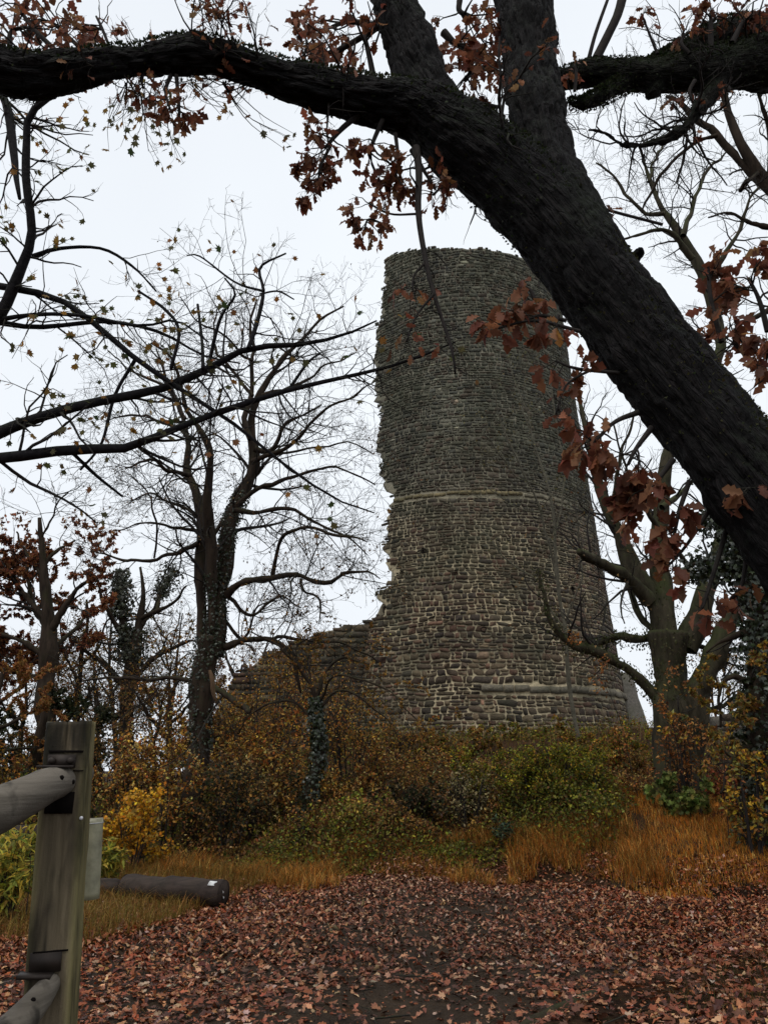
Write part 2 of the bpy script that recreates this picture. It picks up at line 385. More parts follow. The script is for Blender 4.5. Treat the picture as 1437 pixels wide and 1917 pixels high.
M_rail = woodmat('weathered rail', (.028,.022,.016), (.185,.16,.13), (.055,.05,.028), st=(.06,.06,1), sc=26, greenamt=.25, dark=.75)
M_log = woodmat('old log', (.010,.007,.006), (.060,.042,.034), (.04,.04,.02), st=(.1,1,1), sc=16, greenamt=.2, dark=.3)
def solid(name, c, rough=.6, metal=0, **k):
    def f(n, b, out):
        v = tex(n, 30, 4); q = mixc(n, 1.0, tuple(c), ramp(n, v.outputs['Fac'], [(.3,(.6,.6,.6)), (.7,(1.3,1.3,1.3))]), 'MULTIPLY')
        n.links.new(q, b.inputs['Base Color']); b.inputs['Roughness'].default_value = rough; b.inputs['Metallic'].default_value = metal
        for a, v_ in k.items(): b.inputs[a.replace('_', ' ')].default_value = v_
    return mat(name, f)
M_dark = solid('rotten dark wood', (.006,.0045,.004), .95, 0, Specular_IOR_Level=.05)  # near-black colour also paints the shade in wall holes and rail slot
M_iron = solid('rusty iron', (.022,.014,.010), .6, .4)
M_nail = solid('zinc nail', (.5,.5,.52), .35, .3)
M_white = solid('white label', (.75,.75,.73), .5)
M_tube = solid('cloudy plastic', (.35,.33,.22), .38, 0, Transmission_Weight=.35, IOR=1.45)

# ------------------------------------------------------------------ GROUND
def axis(a, b, step, far, g=1.18):
    c = list(np.arange(a, b, step)); s = step
    lo, hi = [], []; x = a
    while x > -far: s *= g; x -= s; lo.append(x)
    s = step; x = c[-1]
    while x < far: s *= g; x += s; hi.append(x)
    return np.array(lo[::-1]+c+hi)
def sheet(xs, ys, fn, keep=None):
    X, Y = np.meshgrid(xs, ys); V = np.stack([X, Y, fn(X, Y)], -1).reshape(-1,3); nx = len(xs)
    i = np.arange(len(ys)-1)[:,None]*nx + np.arange(nx-1)[None]
    Q = np.stack([i, i+1, i+nx+1, i+nx], -1).reshape(-1,4)
    if keep is not None:
        k = keep(V[Q].mean(1)); Q = Q[k]; u, inv = np.unique(Q, return_inverse=True); V = V[u]; Q = inv.reshape(-1,4)
    return V, Q
mb = MB(); V, Q = sheet(axis(-7, 9, .13, 1600), axis(1.5, 27, .13, 1600), hz); mb.add(V, [Q])
ground = mb.build('ground', M_ground, smooth=True, kind='structure')
def pathk(c):
    x, y = c[:,0], c[:,1]; n = .5*fbm(np.stack([x*.8, y*.8, x*0], 1), 3, 31)
    left = -3.0 - .0*y + .25*(y-5); right = 1.4+.30*(y-4)
    return (x > left+n) & (x < right+n) & (y > 2) & (y < 10.3+n) & ((x-1.0)*.70-(y-5.35)*.71 < -.05)
mb = MB(); V, Q = sheet(np.arange(-6, 7, .08), np.arange(2, 11.5, .08), lambda x, y: hz(x, y)+.006+.008*fbm(np.stack([x*9, y*9, x*0], -1), 2, 3), pathk); mb.add(V, [Q])
mb.build('path', M_mud, smooth=True, kind='structure')

# ------------------------------------------------------------------ TOWER
TC = np.array([30*math.tan(math.radians(6.25)), 30.0]); ZT = 20.5
def Rz(z): return 5.90 - .087*z + .0007*z*z
def tow(phi, z, d=0):
    r = Rz(z)+d
    return np.stack([TC[0]+r*np.sin(phi), TC[1]-r*np.cos(phi), z+0*phi], -1)
ZL = np.array([0, 4.6, 5.6, 6.3, 7.8, 9.9, 11.8, 13.4, 14.55, 14.75, 15.6, 17.0, 18.6, 21.5]); PL = np.radians([-75,-60,-44,-38.5,-37.5,-37.5,-41,-47,-46,-52,-51.5,-52,-48.5,-48.5])
def phiL(z): return np.interp(z, ZL, PL) + .045*fbm(np.stack([z*1.9, z*0, z*0], -1), 3, 77) + .022*fbm(np.stack([z*7, z*0, z*0], -1), 2, 78)
def rim(phi): return ZT + .55*sst(0, -.8, phi) +   .05*noise(np.stack([phi*9, phi*0, phi*0], -1), 4) + .035*noise(np.stack([phi*40, phi*0, phi*0], -1), 5)
tower = thing('tower_ruin', 'tall round ruined castle tower of dark rubble stone with a broken left edge', 'tower', (TC[0], TC[1], 0))
mb = MB(); nz, na = 150, 130
zz = np.linspace(-1, 1, nz)
G, Gi = [], []
for j in range(nz):
    fz = j/(nz-1); p0 = phiL(np.array([fz*21.4]))[0]+.006; ph = np.linspace(p0, math.radians(215), na)
    z = fz*(rim(ph)-.05)
    dd = -.012+.008*fbm(np.stack([ph*20, z*4, z*0], -1), 2, 12)
    G.append(tow(ph, z, dd)); Gi.append(tow(ph, z, -2.3+.15*fbm(np.stack([ph*8, z*1.5, z*0], -1), 2, 13)))
G = np.array(G); Gi = np.array(Gi)
i = np.arange(nz-1)[:,None]*na + np.arange(na-1)[None]; Qo = np.stack([i, i+1, i+na+1, i+na], -1).reshape(-1,4); NV = nz*na
e0 = np.arange(nz-1)*na; e1 = e0+na-1; tp = (nz-1)*na+np.arange(na-1)
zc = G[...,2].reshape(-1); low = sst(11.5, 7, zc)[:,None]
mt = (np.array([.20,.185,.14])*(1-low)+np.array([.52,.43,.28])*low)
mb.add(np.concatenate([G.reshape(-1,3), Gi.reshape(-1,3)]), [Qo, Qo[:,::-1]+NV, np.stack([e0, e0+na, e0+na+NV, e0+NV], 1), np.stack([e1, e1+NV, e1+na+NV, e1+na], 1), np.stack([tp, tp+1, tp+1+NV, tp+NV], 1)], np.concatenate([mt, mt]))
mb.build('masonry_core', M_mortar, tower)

def stone_shapes(rng, cells, fn, gap=(.006,.017), proud=(.006,.03)):
    """cells (n,4)=s0,s1,z0,z1 -> list of (V(17,3)) via fn(s,z,d)"""
    n = len(cells); s0, s1, z0, z1 = cells.T
    g = rng.uniform(*gap, n); cx, cz = (s0+s1)/2, (z0+z1)/2; hx, hy = (s1-s0)/2-g, (z1-z0)/2-g
    hx = np.maximum(hx, .02); hy = np.maximum(hy, .015)
    cut = rng.uniform(.08, .5, (n,4))*rng.uniform(.5, 1.3, (n,1)); 
    ux = np.stack([1-cut[:,0], np.ones(n), np.ones(n), 1-cut[:,1], -1+cut[:,2], -np.ones(n), -np.ones(n), -1+cut[:,3]], 1)
    uy = np.stack([-np.ones(n), -1+cut[:,0], 1-cut[:,1], np.ones(n), np.ones(n), 1-cut[:,2], -1+cut[:,3], -np.ones(n)], 1)
    ux = ux*(1+.07*rng.normal(size=(n,8))); uy = uy*(1+.11*rng.normal(size=(n,8)))
    sh = rng.normal(0, .16, n)[:,None]; ux = ux+sh*uy; tl = rng.normal(0, .10, n)[:,None]
    X = cx[:,None]+hx[:,None]*ux; Z = cz[:,None]+hy[:,None]*(uy+tl*ux)
    d = rng.uniform(*proud, n)[:,None]; wob = .045*fbm(np.stack([X*1.1, Z*1.1, X*0], -1), 3, 40)
    Z = Z+wob
    k = rng.uniform(.80, .92, (n,1))
    Xi = cx[:,None]+(X-cx[:,None])*k; Zi = cz[:,None]+(Z-cz[:,None])*k
    A = fn(X, Z, -.03+0*X); B = fn(X*.97+Xi*.03, Z*.97+Zi*.03, d*.55); C_ = fn(Xi, Zi, d*(1+.15*rng.normal(size=(n,8))))
    return np.concatenate([A*.55+B*.45, C_], 1)
SQ = np.array([(i, (i+1) % 8, 8+(i+1) % 8, 8+i) for i in range(8)]); ST = np.array([list(range(8, 16))])
def rows(rng, s_lo, s_hi, z_lo, z_hi, hmean, wmean):
    """irregular courses, returning cells"""
    out = []; z = z_lo
    while z < z_hi:
        hm = hmean(z); h = hm*rng.uniform(.7, 1.5); s = s_lo + rng.uniform(-.3, 0)
        while s < s_hi:
            w = wmean(z)*rng.uniform(.4, 1.25)**1.2*(1.7 if rng.random() < .13 else 1); r = rng.random()
            if r < .30 and h > hm*.95:
                c = rng.uniform(.35, .65); out += [(s, s+w, z, z+h*c)]; q = rng.uniform(.3, .7)
                out += [(s, s+w*q, z+h*c, z+h), (s+w*q, s+w, z+h*c, z+h)] if w > .3 else [(s, s+w, z+h*c, z+h)]
            elif r < .30: out += [(s, s+w, z+h*.12, z+h*.9)]
            else: out += [(s, s+w, z, z+h)]
            s += w
        z += h
    return np.array(out)
def stone_tint(rng, p, n, low):
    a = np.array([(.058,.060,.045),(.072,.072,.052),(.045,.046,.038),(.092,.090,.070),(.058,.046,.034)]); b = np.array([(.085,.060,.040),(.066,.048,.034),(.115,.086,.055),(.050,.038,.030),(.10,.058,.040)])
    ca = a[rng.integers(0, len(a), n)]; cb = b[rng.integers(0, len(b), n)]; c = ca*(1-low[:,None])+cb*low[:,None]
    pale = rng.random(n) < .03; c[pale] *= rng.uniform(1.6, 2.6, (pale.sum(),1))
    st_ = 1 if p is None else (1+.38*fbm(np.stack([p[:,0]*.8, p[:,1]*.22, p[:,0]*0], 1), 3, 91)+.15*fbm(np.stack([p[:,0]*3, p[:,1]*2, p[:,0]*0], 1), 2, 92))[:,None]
    return np.clip(c*rng.uniform(.62, 1.45, (n,1))*st_, .008, .5)
def lay(parent, V, tint, name='stone', single=300):
    """the largest in view as separate stones, the rest as one part"""
    cx, cy = px2(V.mean(1)); ax, ay = px2(V.reshape(-1,3)); ax, ay = ax.reshape(len(V),-1), ay.reshape(len(V),-1)
    area = (ax.max(1)-ax.min(1))*(ay.max(1)-ay.min(1)); area[(cx < 0)|(cx > 1437)|(cy < 0)|(cy > 1437)] = 0
    return area
rng = np.random.default_rng(11)
RW = 5.2
cells = rows(rng, -RW*1.35, RW*1.75, .6, 21.8, lambda z: .13+.03*float(sst(9, 5, z)), lambda z: .23+.055*float(sst(9, 5, z)))
sc_, zc_ = (cells[:,0]+cells[:,1])/2, (cells[:,2]+cells[:,3])/2; ph = sc_/RW
k = (ph > phiL(zc_)+.01) & (cells[:,3] < rim(ph)+.05) & ~((np.abs(zc_-10.11) < .11) & (ph < .75) & (ph > -.65)) & ~((np.abs(zc_-3.5) < .2) & (ph > -.05))
cells = cells[k]; sc_, zc_, ph = sc_[k], zc_[k], ph[k]
def ftow(s, z, d): return tow(s/RW, z, d)
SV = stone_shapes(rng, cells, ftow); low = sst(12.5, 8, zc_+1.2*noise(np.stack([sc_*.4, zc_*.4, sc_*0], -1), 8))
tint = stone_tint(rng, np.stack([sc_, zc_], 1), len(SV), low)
area = lay(tower, SV, tint); area[(ph < -.75)] = 0
area = area*np.where(zc_ > 2.0, 1, 0)
order = np.argsort(-area); big = order[:296]; rest = order[296:]
def lay2(parent, SV, tint, big, rest):
    for q in big:
        m1 = MB(); m1.add(SV[q], [SQ, ST], tint[q]); o = m1.build('stone', M_stone, parent)
    m1 = MB(); n = len(rest); off = (np.arange(n)*16)[:,None,None]
    m1.add(SV[rest].reshape(-1,3), [(SQ[None]+off).reshape(-1,4), (ST[None]+off).reshape(-1,8)], np.repeat(tint[rest], 16, 0))
    m1.build('stonework', M_stone, parent, kind='stuff')
lay2(tower, SV, tint, big, rest)
def band(p0, p1, z0, z1, d, tintc, name, seed):
    n = 7; ph = np.linspace(p0, p1, n); r_ = np.random.default_rng(seed); jj = .02*fbm(np.stack([ph*14, ph*0, ph*0], -1), 2, seed)
    a = tow(ph, z0+jj, -.05); b_ = tow(ph, z0+jj, d+.01*r_.normal(size=n)); c = tow(ph, z1+jj*.6, d+.01*r_.normal(size=n)); e = tow(ph, z1+jj*.6+.03, -.05)
    V = np.concatenate([a, b_, c, e]); i = np.arange(n-1); m1 = MB(); ends = np.array([[0, n, 2*n, 3*n],[n-1, 4*n-1, 3*n-1, 2*n-1]])
    m1.add(V, [np.concatenate([np.stack([i+k*n, i+1+k*n, i+1+(k+1)*n, i+(k+1)*n], 1) for k in range(3)]), ends], tintc); m1.build(name, M_stone, tower)
def course(p0, p1, z0, z1, d, tintc, name, seed, w=.10):
    r_ = np.random.default_rng(seed); p = p0
    while p < p1:
        q = p+w*r_.uniform(.55, 1.5); k = r_.uniform(.75, 1.15); dz = r_.normal()*.012
        if r_.random() > .06: band(p+.003, min(q, p1)-.003, z0+dz, z1+dz+r_.normal()*.01, d*r_.uniform(.6, 1.3), tuple(c*k for c in tintc), name, seed+int(p*1000) % 97)
        p = q
course(-.62, .30, 10.05, 10.17, .03, (.20,.165,.09), 'string_course', 5, .07); course(.31, .72, 10.06, 10.16, .025, (.14,.125,.09), 'string_course', 6, .07)
course(-.05, 1.5, 3.40, 3.60, .06, (.17,.15,.115), 'ledge', 7, .11)
for hp_, hz_ in ((-.02, 5.35), (.62, 6.9), (-.38, 8.1), (.25, 13.2), (-.2, 16.4)):      # putlog holes as dark cups, their inner shade painted in the colour
    q = tow(np.array([hp_]), np.array([hz_]), .012)[0]; m1 = MB(); e_ = np.array([math.cos(hp_), math.sin(hp_), 0]); nn2 = np.array([math.sin(hp_), -math.cos(hp_), 0])
    th = np.arange(9)*2*math.pi/9; ro = .085+.015*np.sin(th*3+hz_); V = [q+nn2*d_+ (ro*k_)[:,None]*(np.cos(th)[:,None]*e_+np.sin(th)[:,None]*np.array([0,0,1.])) for d_, k_ in ((.012,1.15),(.02,1.0),(-.0,.7))]
    i = np.arange(9); m1.add(np.concatenate(V), [np.concatenate([np.stack([i+k*9, (i+1) % 9+k*9, (i+1) % 9+(k+1)*9, i+(k+1)*9], 1) for k in (0,1)]), (18+i)[None]]); m1.build('putlog_hole', M_dark, tower)
# sloping buttress at the right foot
mb = MB(); bx = []
def butt(z): return 1-(z-1.0)/(4.6-1.0)*.55
R_ = []
for z in np.linspace(.8, 4.4, 9):
    k = butt(z); base = np.array([TC[0]+5.0, TC[1]-1.6]); w = 1.6*k
    R_.append([(base[0]-.6, base[1]+.2, z), (base[0]+w-.1, base[1]+.1, z), (base[0]+w, base[1]+.3, z), (base[0]+w, base[1]+2.8, z), (base[0]-.6, base[1]+2.8, z)])
R_ = np.array(R_); R_[:,:,:2] += .05*fbm(R_*1.5, 2, 3)[...,None]
i = np.arange(8)[:,None]*5+np.arange(5)[None]; i2 = np.arange(8)[:,None]*5+(np.arange(5)[None]+1) % 5
mb.add(R_.reshape(-1,3), [np.stack([i, i2, i2+5, i+5], -1).reshape(-1,4), np.array([[40,41,42,43,44]])], (.15,.135,.12)); mb.build('buttress', M_mortar, tower)

# ------------------------------------------------------------------ LOW RUINED WALL beside the tower
prof = [(395,1340),(412,1300),(430,1268),(452,1246),(480,1228),(508,1213),(528,1206),(548,1196),(572,1190),(592,1183),(618,1177),(640,1172),(662,1168),(690,1157),(705,1146),(712,1128),(735,1100),(770,1090)]
WY0 = 25.6
def wy(x): return 26.6-.10*(x+5)+0*x
PX = []; PZ = []
for a, b_ in prof:
    p, m = pt(a, b_, 26.0); PX.append(p[0]); PZ.append(p[2])
PX = np.array(PX); PZ = np.array(PZ)
wall = thing('ruined_wall', 'low broken curtain wall sloping down leftwards from the tower foot', 'wall', (PX.mean(), 26.5, 0))
def wtop(x): return np.interp(x, PX, PZ)+.10*noise(np.stack([x*2.3, x*0, x*0], -1), 6)+.05*noise(np.stack([x*9, x*0, x*0], -1), 7)
xs = np.linspace(PX[0], 1.6, 90); nzw = 40; Fv, Bv = [], []
for j in range(nzw):
    z = -.2+(wtop(xs)-.04+.2)*j/(nzw-1); dd = .02+.012*fbm(np.stack([xs*2, z*2, xs*0], -1), 2, 9)
    Fv.append(np.stack([xs, wy(xs)+dd, z], -1)); Bv.append(np.stack([xs, wy(xs)+1.7+dd, z], -1))
Fv, Bv = np.array(Fv).reshape(-1,3), np.array(Bv).reshape(-1,3); n = 90
i = np.arange(nzw-1)[:,None]*n+np.arange(n-1)[None]; Qo = np.stack([i, i+1, i+n+1, i+n], -1).reshape(-1,4); NV = nzw*n; tp = (nzw-1)*n+np.arange(n-1); e0 = np.arange(nzw-1)*n; e1 = e0+n-1
mb = MB(); mb.add(np.concatenate([Fv, Bv]), [Qo, Qo[:,::-1]+NV, np.stack([tp, tp+1, tp+1+NV, tp+NV], 1), np.stack([e0, e0+n, e0+n+NV, e0+NV], 1), np.stack([e1, e1+NV, e1+n+NV, e1+n], 1)], (.30,.26,.19))
mb.build('masonry_core', M_mortar, wall)
rng = np.random.default_rng(21)
cells = rows(rng, PX[0], 1.5, .3, 8.2, lambda z: .19, lambda z: .36); sc_ = cells[:,:2].mean(1)
k = (cells[:,3] < wtop(sc_)+.06); cells = cells[k]; sc_ = sc_[k]; zc_ = cells[:,2:].mean(1)
SV = stone_shapes(rng, cells, lambda s, z, d: np.stack([s, wy(s)-d-.02, z], -1), proud=(.01,.06)); tint = stone_tint(rng, None, len(SV), np.ones(len(SV)))
area = lay(wall, SV, tint); area[zc_ < 2.2] = 0; o_ = np.argsort(-area); lay2(wall, SV, tint, o_[:250], o_[250:])

# right-hand block of ruin beyond the ivy tree
p, m = pt(1402, 1395, 19); rw = thing('ruined_wall', 'short block of ruined brown wall half hidden behind the ivy tree', 'wall', (p[0], p[1], 0))
rng = np.random.default_rng(5)
xa, za = pt(1366, 1400, 19)[0][0], pt(1366, 1340, 19)[0][2]
mb = MB(); V, Q = sheet(np.linspace(xa, xa+3.4, 24), np.linspace(0, 1, 18), lambda x, y: y*0)
X, T_ = V[:,0], V[:,1]; Z = .3+T_*(za-.3-.35*sst(xa+1, xa+3, X)+.05*noise(np.stack([X*5, X*0, X*0], -1), 2)); Vf = np.stack([X, 19+.05*fbm(np.stack([X*3, Z*3, X*0], -1), 2, 2), Z], -1)
mb.add(np.concatenate([Vf, Vf+np.array([0,1.2,0])]), [Q, Q[:,::-1]+len(Vf), np.array([(17*24+i, 17*24+i+1, 17*24+i+1+len(Vf), 17*24+i+len(Vf)) for i in range(23)]), np.array([(i*24, (i+1)*24, (i+1)*24+len(Vf), i*24+len(Vf)) for i in range(17)])], (.14,.12,.10))
mb.build('masonry_core', M_mortar, rw)
cells = rows(rng, xa, xa+3.3, .5, za-.1, lambda z: .22, lambda z: .45)
SV = stone_shapes(rng, cells, lambda s, z, d: np.stack([s, 19-d-.02+0*s, z], -1)); tint = stone_tint(rng, None, len(SV), np.ones(len(SV))); a_ = np.arange(len(SV)); lay2(rw, SV, tint, a_, a_[:1])

# ------------------------------------------------------------------ FOREGROUND OAK
def fused(name, limbs, parent, material, voxel, amp, cell, seed, stretch=.16, smooth_it=4, rscale=.88):
    """limbs [(P,R)] grown together, then furrowed bark pressed into the surface"""
    m1 = MB()
    limbs = [(P, R*rscale) for P, R in limbs]
    for P, R in limbs: tubes(m1, P, R, 20)
    me = m1.mesh('tmp', material); 
    import bmesh
    b_ = bmesh.new(); b_.from_mesh(me)
    bmesh.ops.holes_fill(b_, edges=[e for e in b_.edges if e.is_boundary], sides=0); b_.to_mesh(me); b_.free()
    o = bpy.data.objects.new('tmp', me); COL.objects.link(o)
    r = o.modifiers.new('r', 'REMESH'); r.mode = 'VOXEL'; r.voxel_size = voxel; r.use_smooth_shade = True
    s = o.modifiers.new('s', 'SMOOTH'); s.iterations = smooth_it; s.factor = .6
    dg = bpy.context.evaluated_depsgraph_get(); ev = o.evaluated_get(dg); m2 = bpy.data.meshes.new_from_object(ev)
    bpy.data.objects.remove(o); n = len(m2.vertices)
    V = np.empty(n*3, np.float32); m2.vertices.foreach_get('co', V); V = V.reshape(-1,3).astype(float)
    NN = np.empty(n*3, np.float32); m2.vertex_normals.foreach_get('vector', NN); NN = NN.reshape(-1,3)
    W_ = np.zeros(n); D = np.zeros(n); bb = np.full(n, 1e9); BC = np.zeros((n,3))
    for li, (P, R) in enumerate(limbs):
        best = np.full(n, 1e9); loc = np.zeros((n,3)); sacc = 0.0; u = None
        for a in range(len(P)-1):
            ab = P[a+1]-P[a]; la = np.linalg.norm(ab); T = ab/la
            u = nrm(np.cross(T, [.2,1,.1])) if u is None else nrm(u-T*(u@T)); w_ = np.cross(T, u)
            t = np.clip(((V-P[a])@ab)/(ab@ab), 0, 1); rel = V-P[a]-t[:,None]*ab; d = np.linalg.norm(rel, axis=1)-(R[a]*(1-t)+R[a+1]*t)
            m = d < best; best = np.where(m, d, best); loc[m] = np.stack([rel@u, rel@w_, sacc+t*la], 1)[m]; sacc += la
        q = loc/cell*np.array([1,1,stretch]); mk = best < bb; bb = np.where(mk, best, bb); BC[mk] = (q+li*7.3)[mk]
        q = q+.45*np.stack([fbm(V*5, 2, seed), fbm(V*5, 2, seed+5), .3*fbm(V*9, 2, seed+6)], 1)
        f = vor(q, seed+li); dsp = np.clip(f/.45, 0, 1)**.7 + .22*fbm(q*np.array([2.2,2.2,6]), 2, seed+9) 
        wt = np.exp(-np.clip(best, 0, 9)/.03); W_ += wt; D += wt*dsp
    D = D/np.maximum(W_, 1e-9); lump = fbm(V*3.0, 2, seed+3)
    V = V + NN*(amp*(D-.8)+amp*.7*lump)[:,None]
    off = np.array(parent.location)
    m2.vertices.foreach_set('co', (V-off).astype(np.float32).ravel())
    tn = np.ones((n,4), np.float32); fur = np.clip(D, 0, 1); tn[:,:3] = 1.0
    a = m2.attributes.new('tint', 'FLOAT_COLOR', 'POINT'); a.data.foreach_set('color', tn.ravel())
    a = m2.attributes.new('barkco', 'FLOAT_VECTOR', 'POINT'); a.data.foreach_set('vector', BC.astype(np.float32).ravel())
    m2.materials.clear(); m2.materials.append(material); m2.name = name; m2.update()
    ob = bpy.data.objects.new(name, m2); COL.objects.link(ob); ob.parent = parent
    return ob
gz = float(hz(4.6, 3.2))
oak = thing('oak_tree', 'huge dark leaning oak trunk in front with furrowed bark and rusty leaves', 'tree', (4.6, 3.2, gz))
P0, R0 = limb([(1560,1090,128,3.75),(1460,965,116,3.9),(1357,836,106,4.05),(1245,698,99,4.2),(1153,578,96,4.35),(1040,425,98,4.5),(940,325,94,4.6),(850,252,82,4.6),(775,205,62,4.55),(700,187,51,4.5),(600,165,45,4.4),(500,138,41,4.3),(420,112,42,4.2),(350,103,46,4.15),(260,112,34,4.1),(170,125,38,4.0),(100,137,42,3.95),(30,140,50,3.9),(-60,110,54,3.8),(-180,60,50,3.7)], 4, 70)
base = np.array([[4.6,3.2,gz-.3],[4.35,3.25,gz+.35],[3.85,3.4,gz+1.2]]); 
Pb, Rb = spline(np.concatenate([base, P0[:2]]), np.array([.62,.48,.40,R0[0],R0[1]]), 16)
Pv, Rv = limb([(1090,480,86,4.45),(1045,390,84,4.5),(1018,310,72,4.6),(1003,200,60,4.75),(992,100,62,4.9),(980,0,66,5.0),(975,-120,66,5.1),(990,-300,60,5.2)], 4, 30)
Pu, Ru = limb([(900,300,78,4.6),(850,250,72,4.65),(806,185,62,4.7),(772,100,56,4.75),(737,0,54,4.8),(700,-120,52,4.9),(640,-260,45,5.)], 4, 26)
Pq, Rq = limb([(960,360,70,4.6),(905,275,76,4.62),(880,245,58,4.6),(872,232,30,4.6)], 4, 8)
Ps, Rs = limb([(1165,520,20,4.45),(1190,480,17,4.4),(1204,462,14,4.35)], 4, 5)
fused('trunk', [(P0,R0),(Pb,Rb),(Pv,Rv),(Pu,Ru),(Pq,Rq),(Ps,Rs)], oak, M_oakplate, .0215, .034, .068, 100, rscale=.85, stretch=.15, smooth_it=3)

rng = np.random.default_rng(3)
tw_P, tw_R = [], []
def addtw(P, R): tw_P.append((P, R))
OAKC = [(.21,.075,.040),(.25,.10,.052),(.16,.06,.036),(.31,.15,.08),(.12,.048,.03)]
oakleaf = [[], [], [], []]      # pos, dir, size, tint
def cluster(path, Y, rad, n, size=(.10,.14), cols=OAKC, Y2=None, sub=7):
    """a drooping spray: path of (px,py,r_px) ending at its middle; rad in photo px"""
    P, R = limb(path, Y, 10, Y2); addtw(P, R)
    n = int(n*1.8); end = P[-1]; m = pt(path[-1][0], path[-1][1], Y2 or Y)[1]; r = rad*m
    tail = P[None, 4:]; tr = R[None, 4:]
    A, AR = grow(rng, tail, tr, total=sub, length=(.7*r, 1.3*r), ang=(25,80), M=6, up=-.03, wig=.25, t0=.1, rmin=.0018, shape=.2)
    addtw(A, AR); B, BR = grow(rng, A, AR, total=sub*3, length=(.25*r, .6*r), ang=(25,70), M=5, up=-.05, wig=.25, t0=.2, rmin=.0013, shape=.3)
    addtw(B, BR); p, d = on_twigs(rng, B, n, .35)
    dd = nrm(d*.5+rng.normal(size=(n,3))*.55+np.array([0,0,-.75]))
    oakleaf[0].append(p); oakleaf[1].append(dd); oakleaf[2].append(rng.uniform(*size, n)); oakleaf[3].append(pal(rng, cols, n, .35))
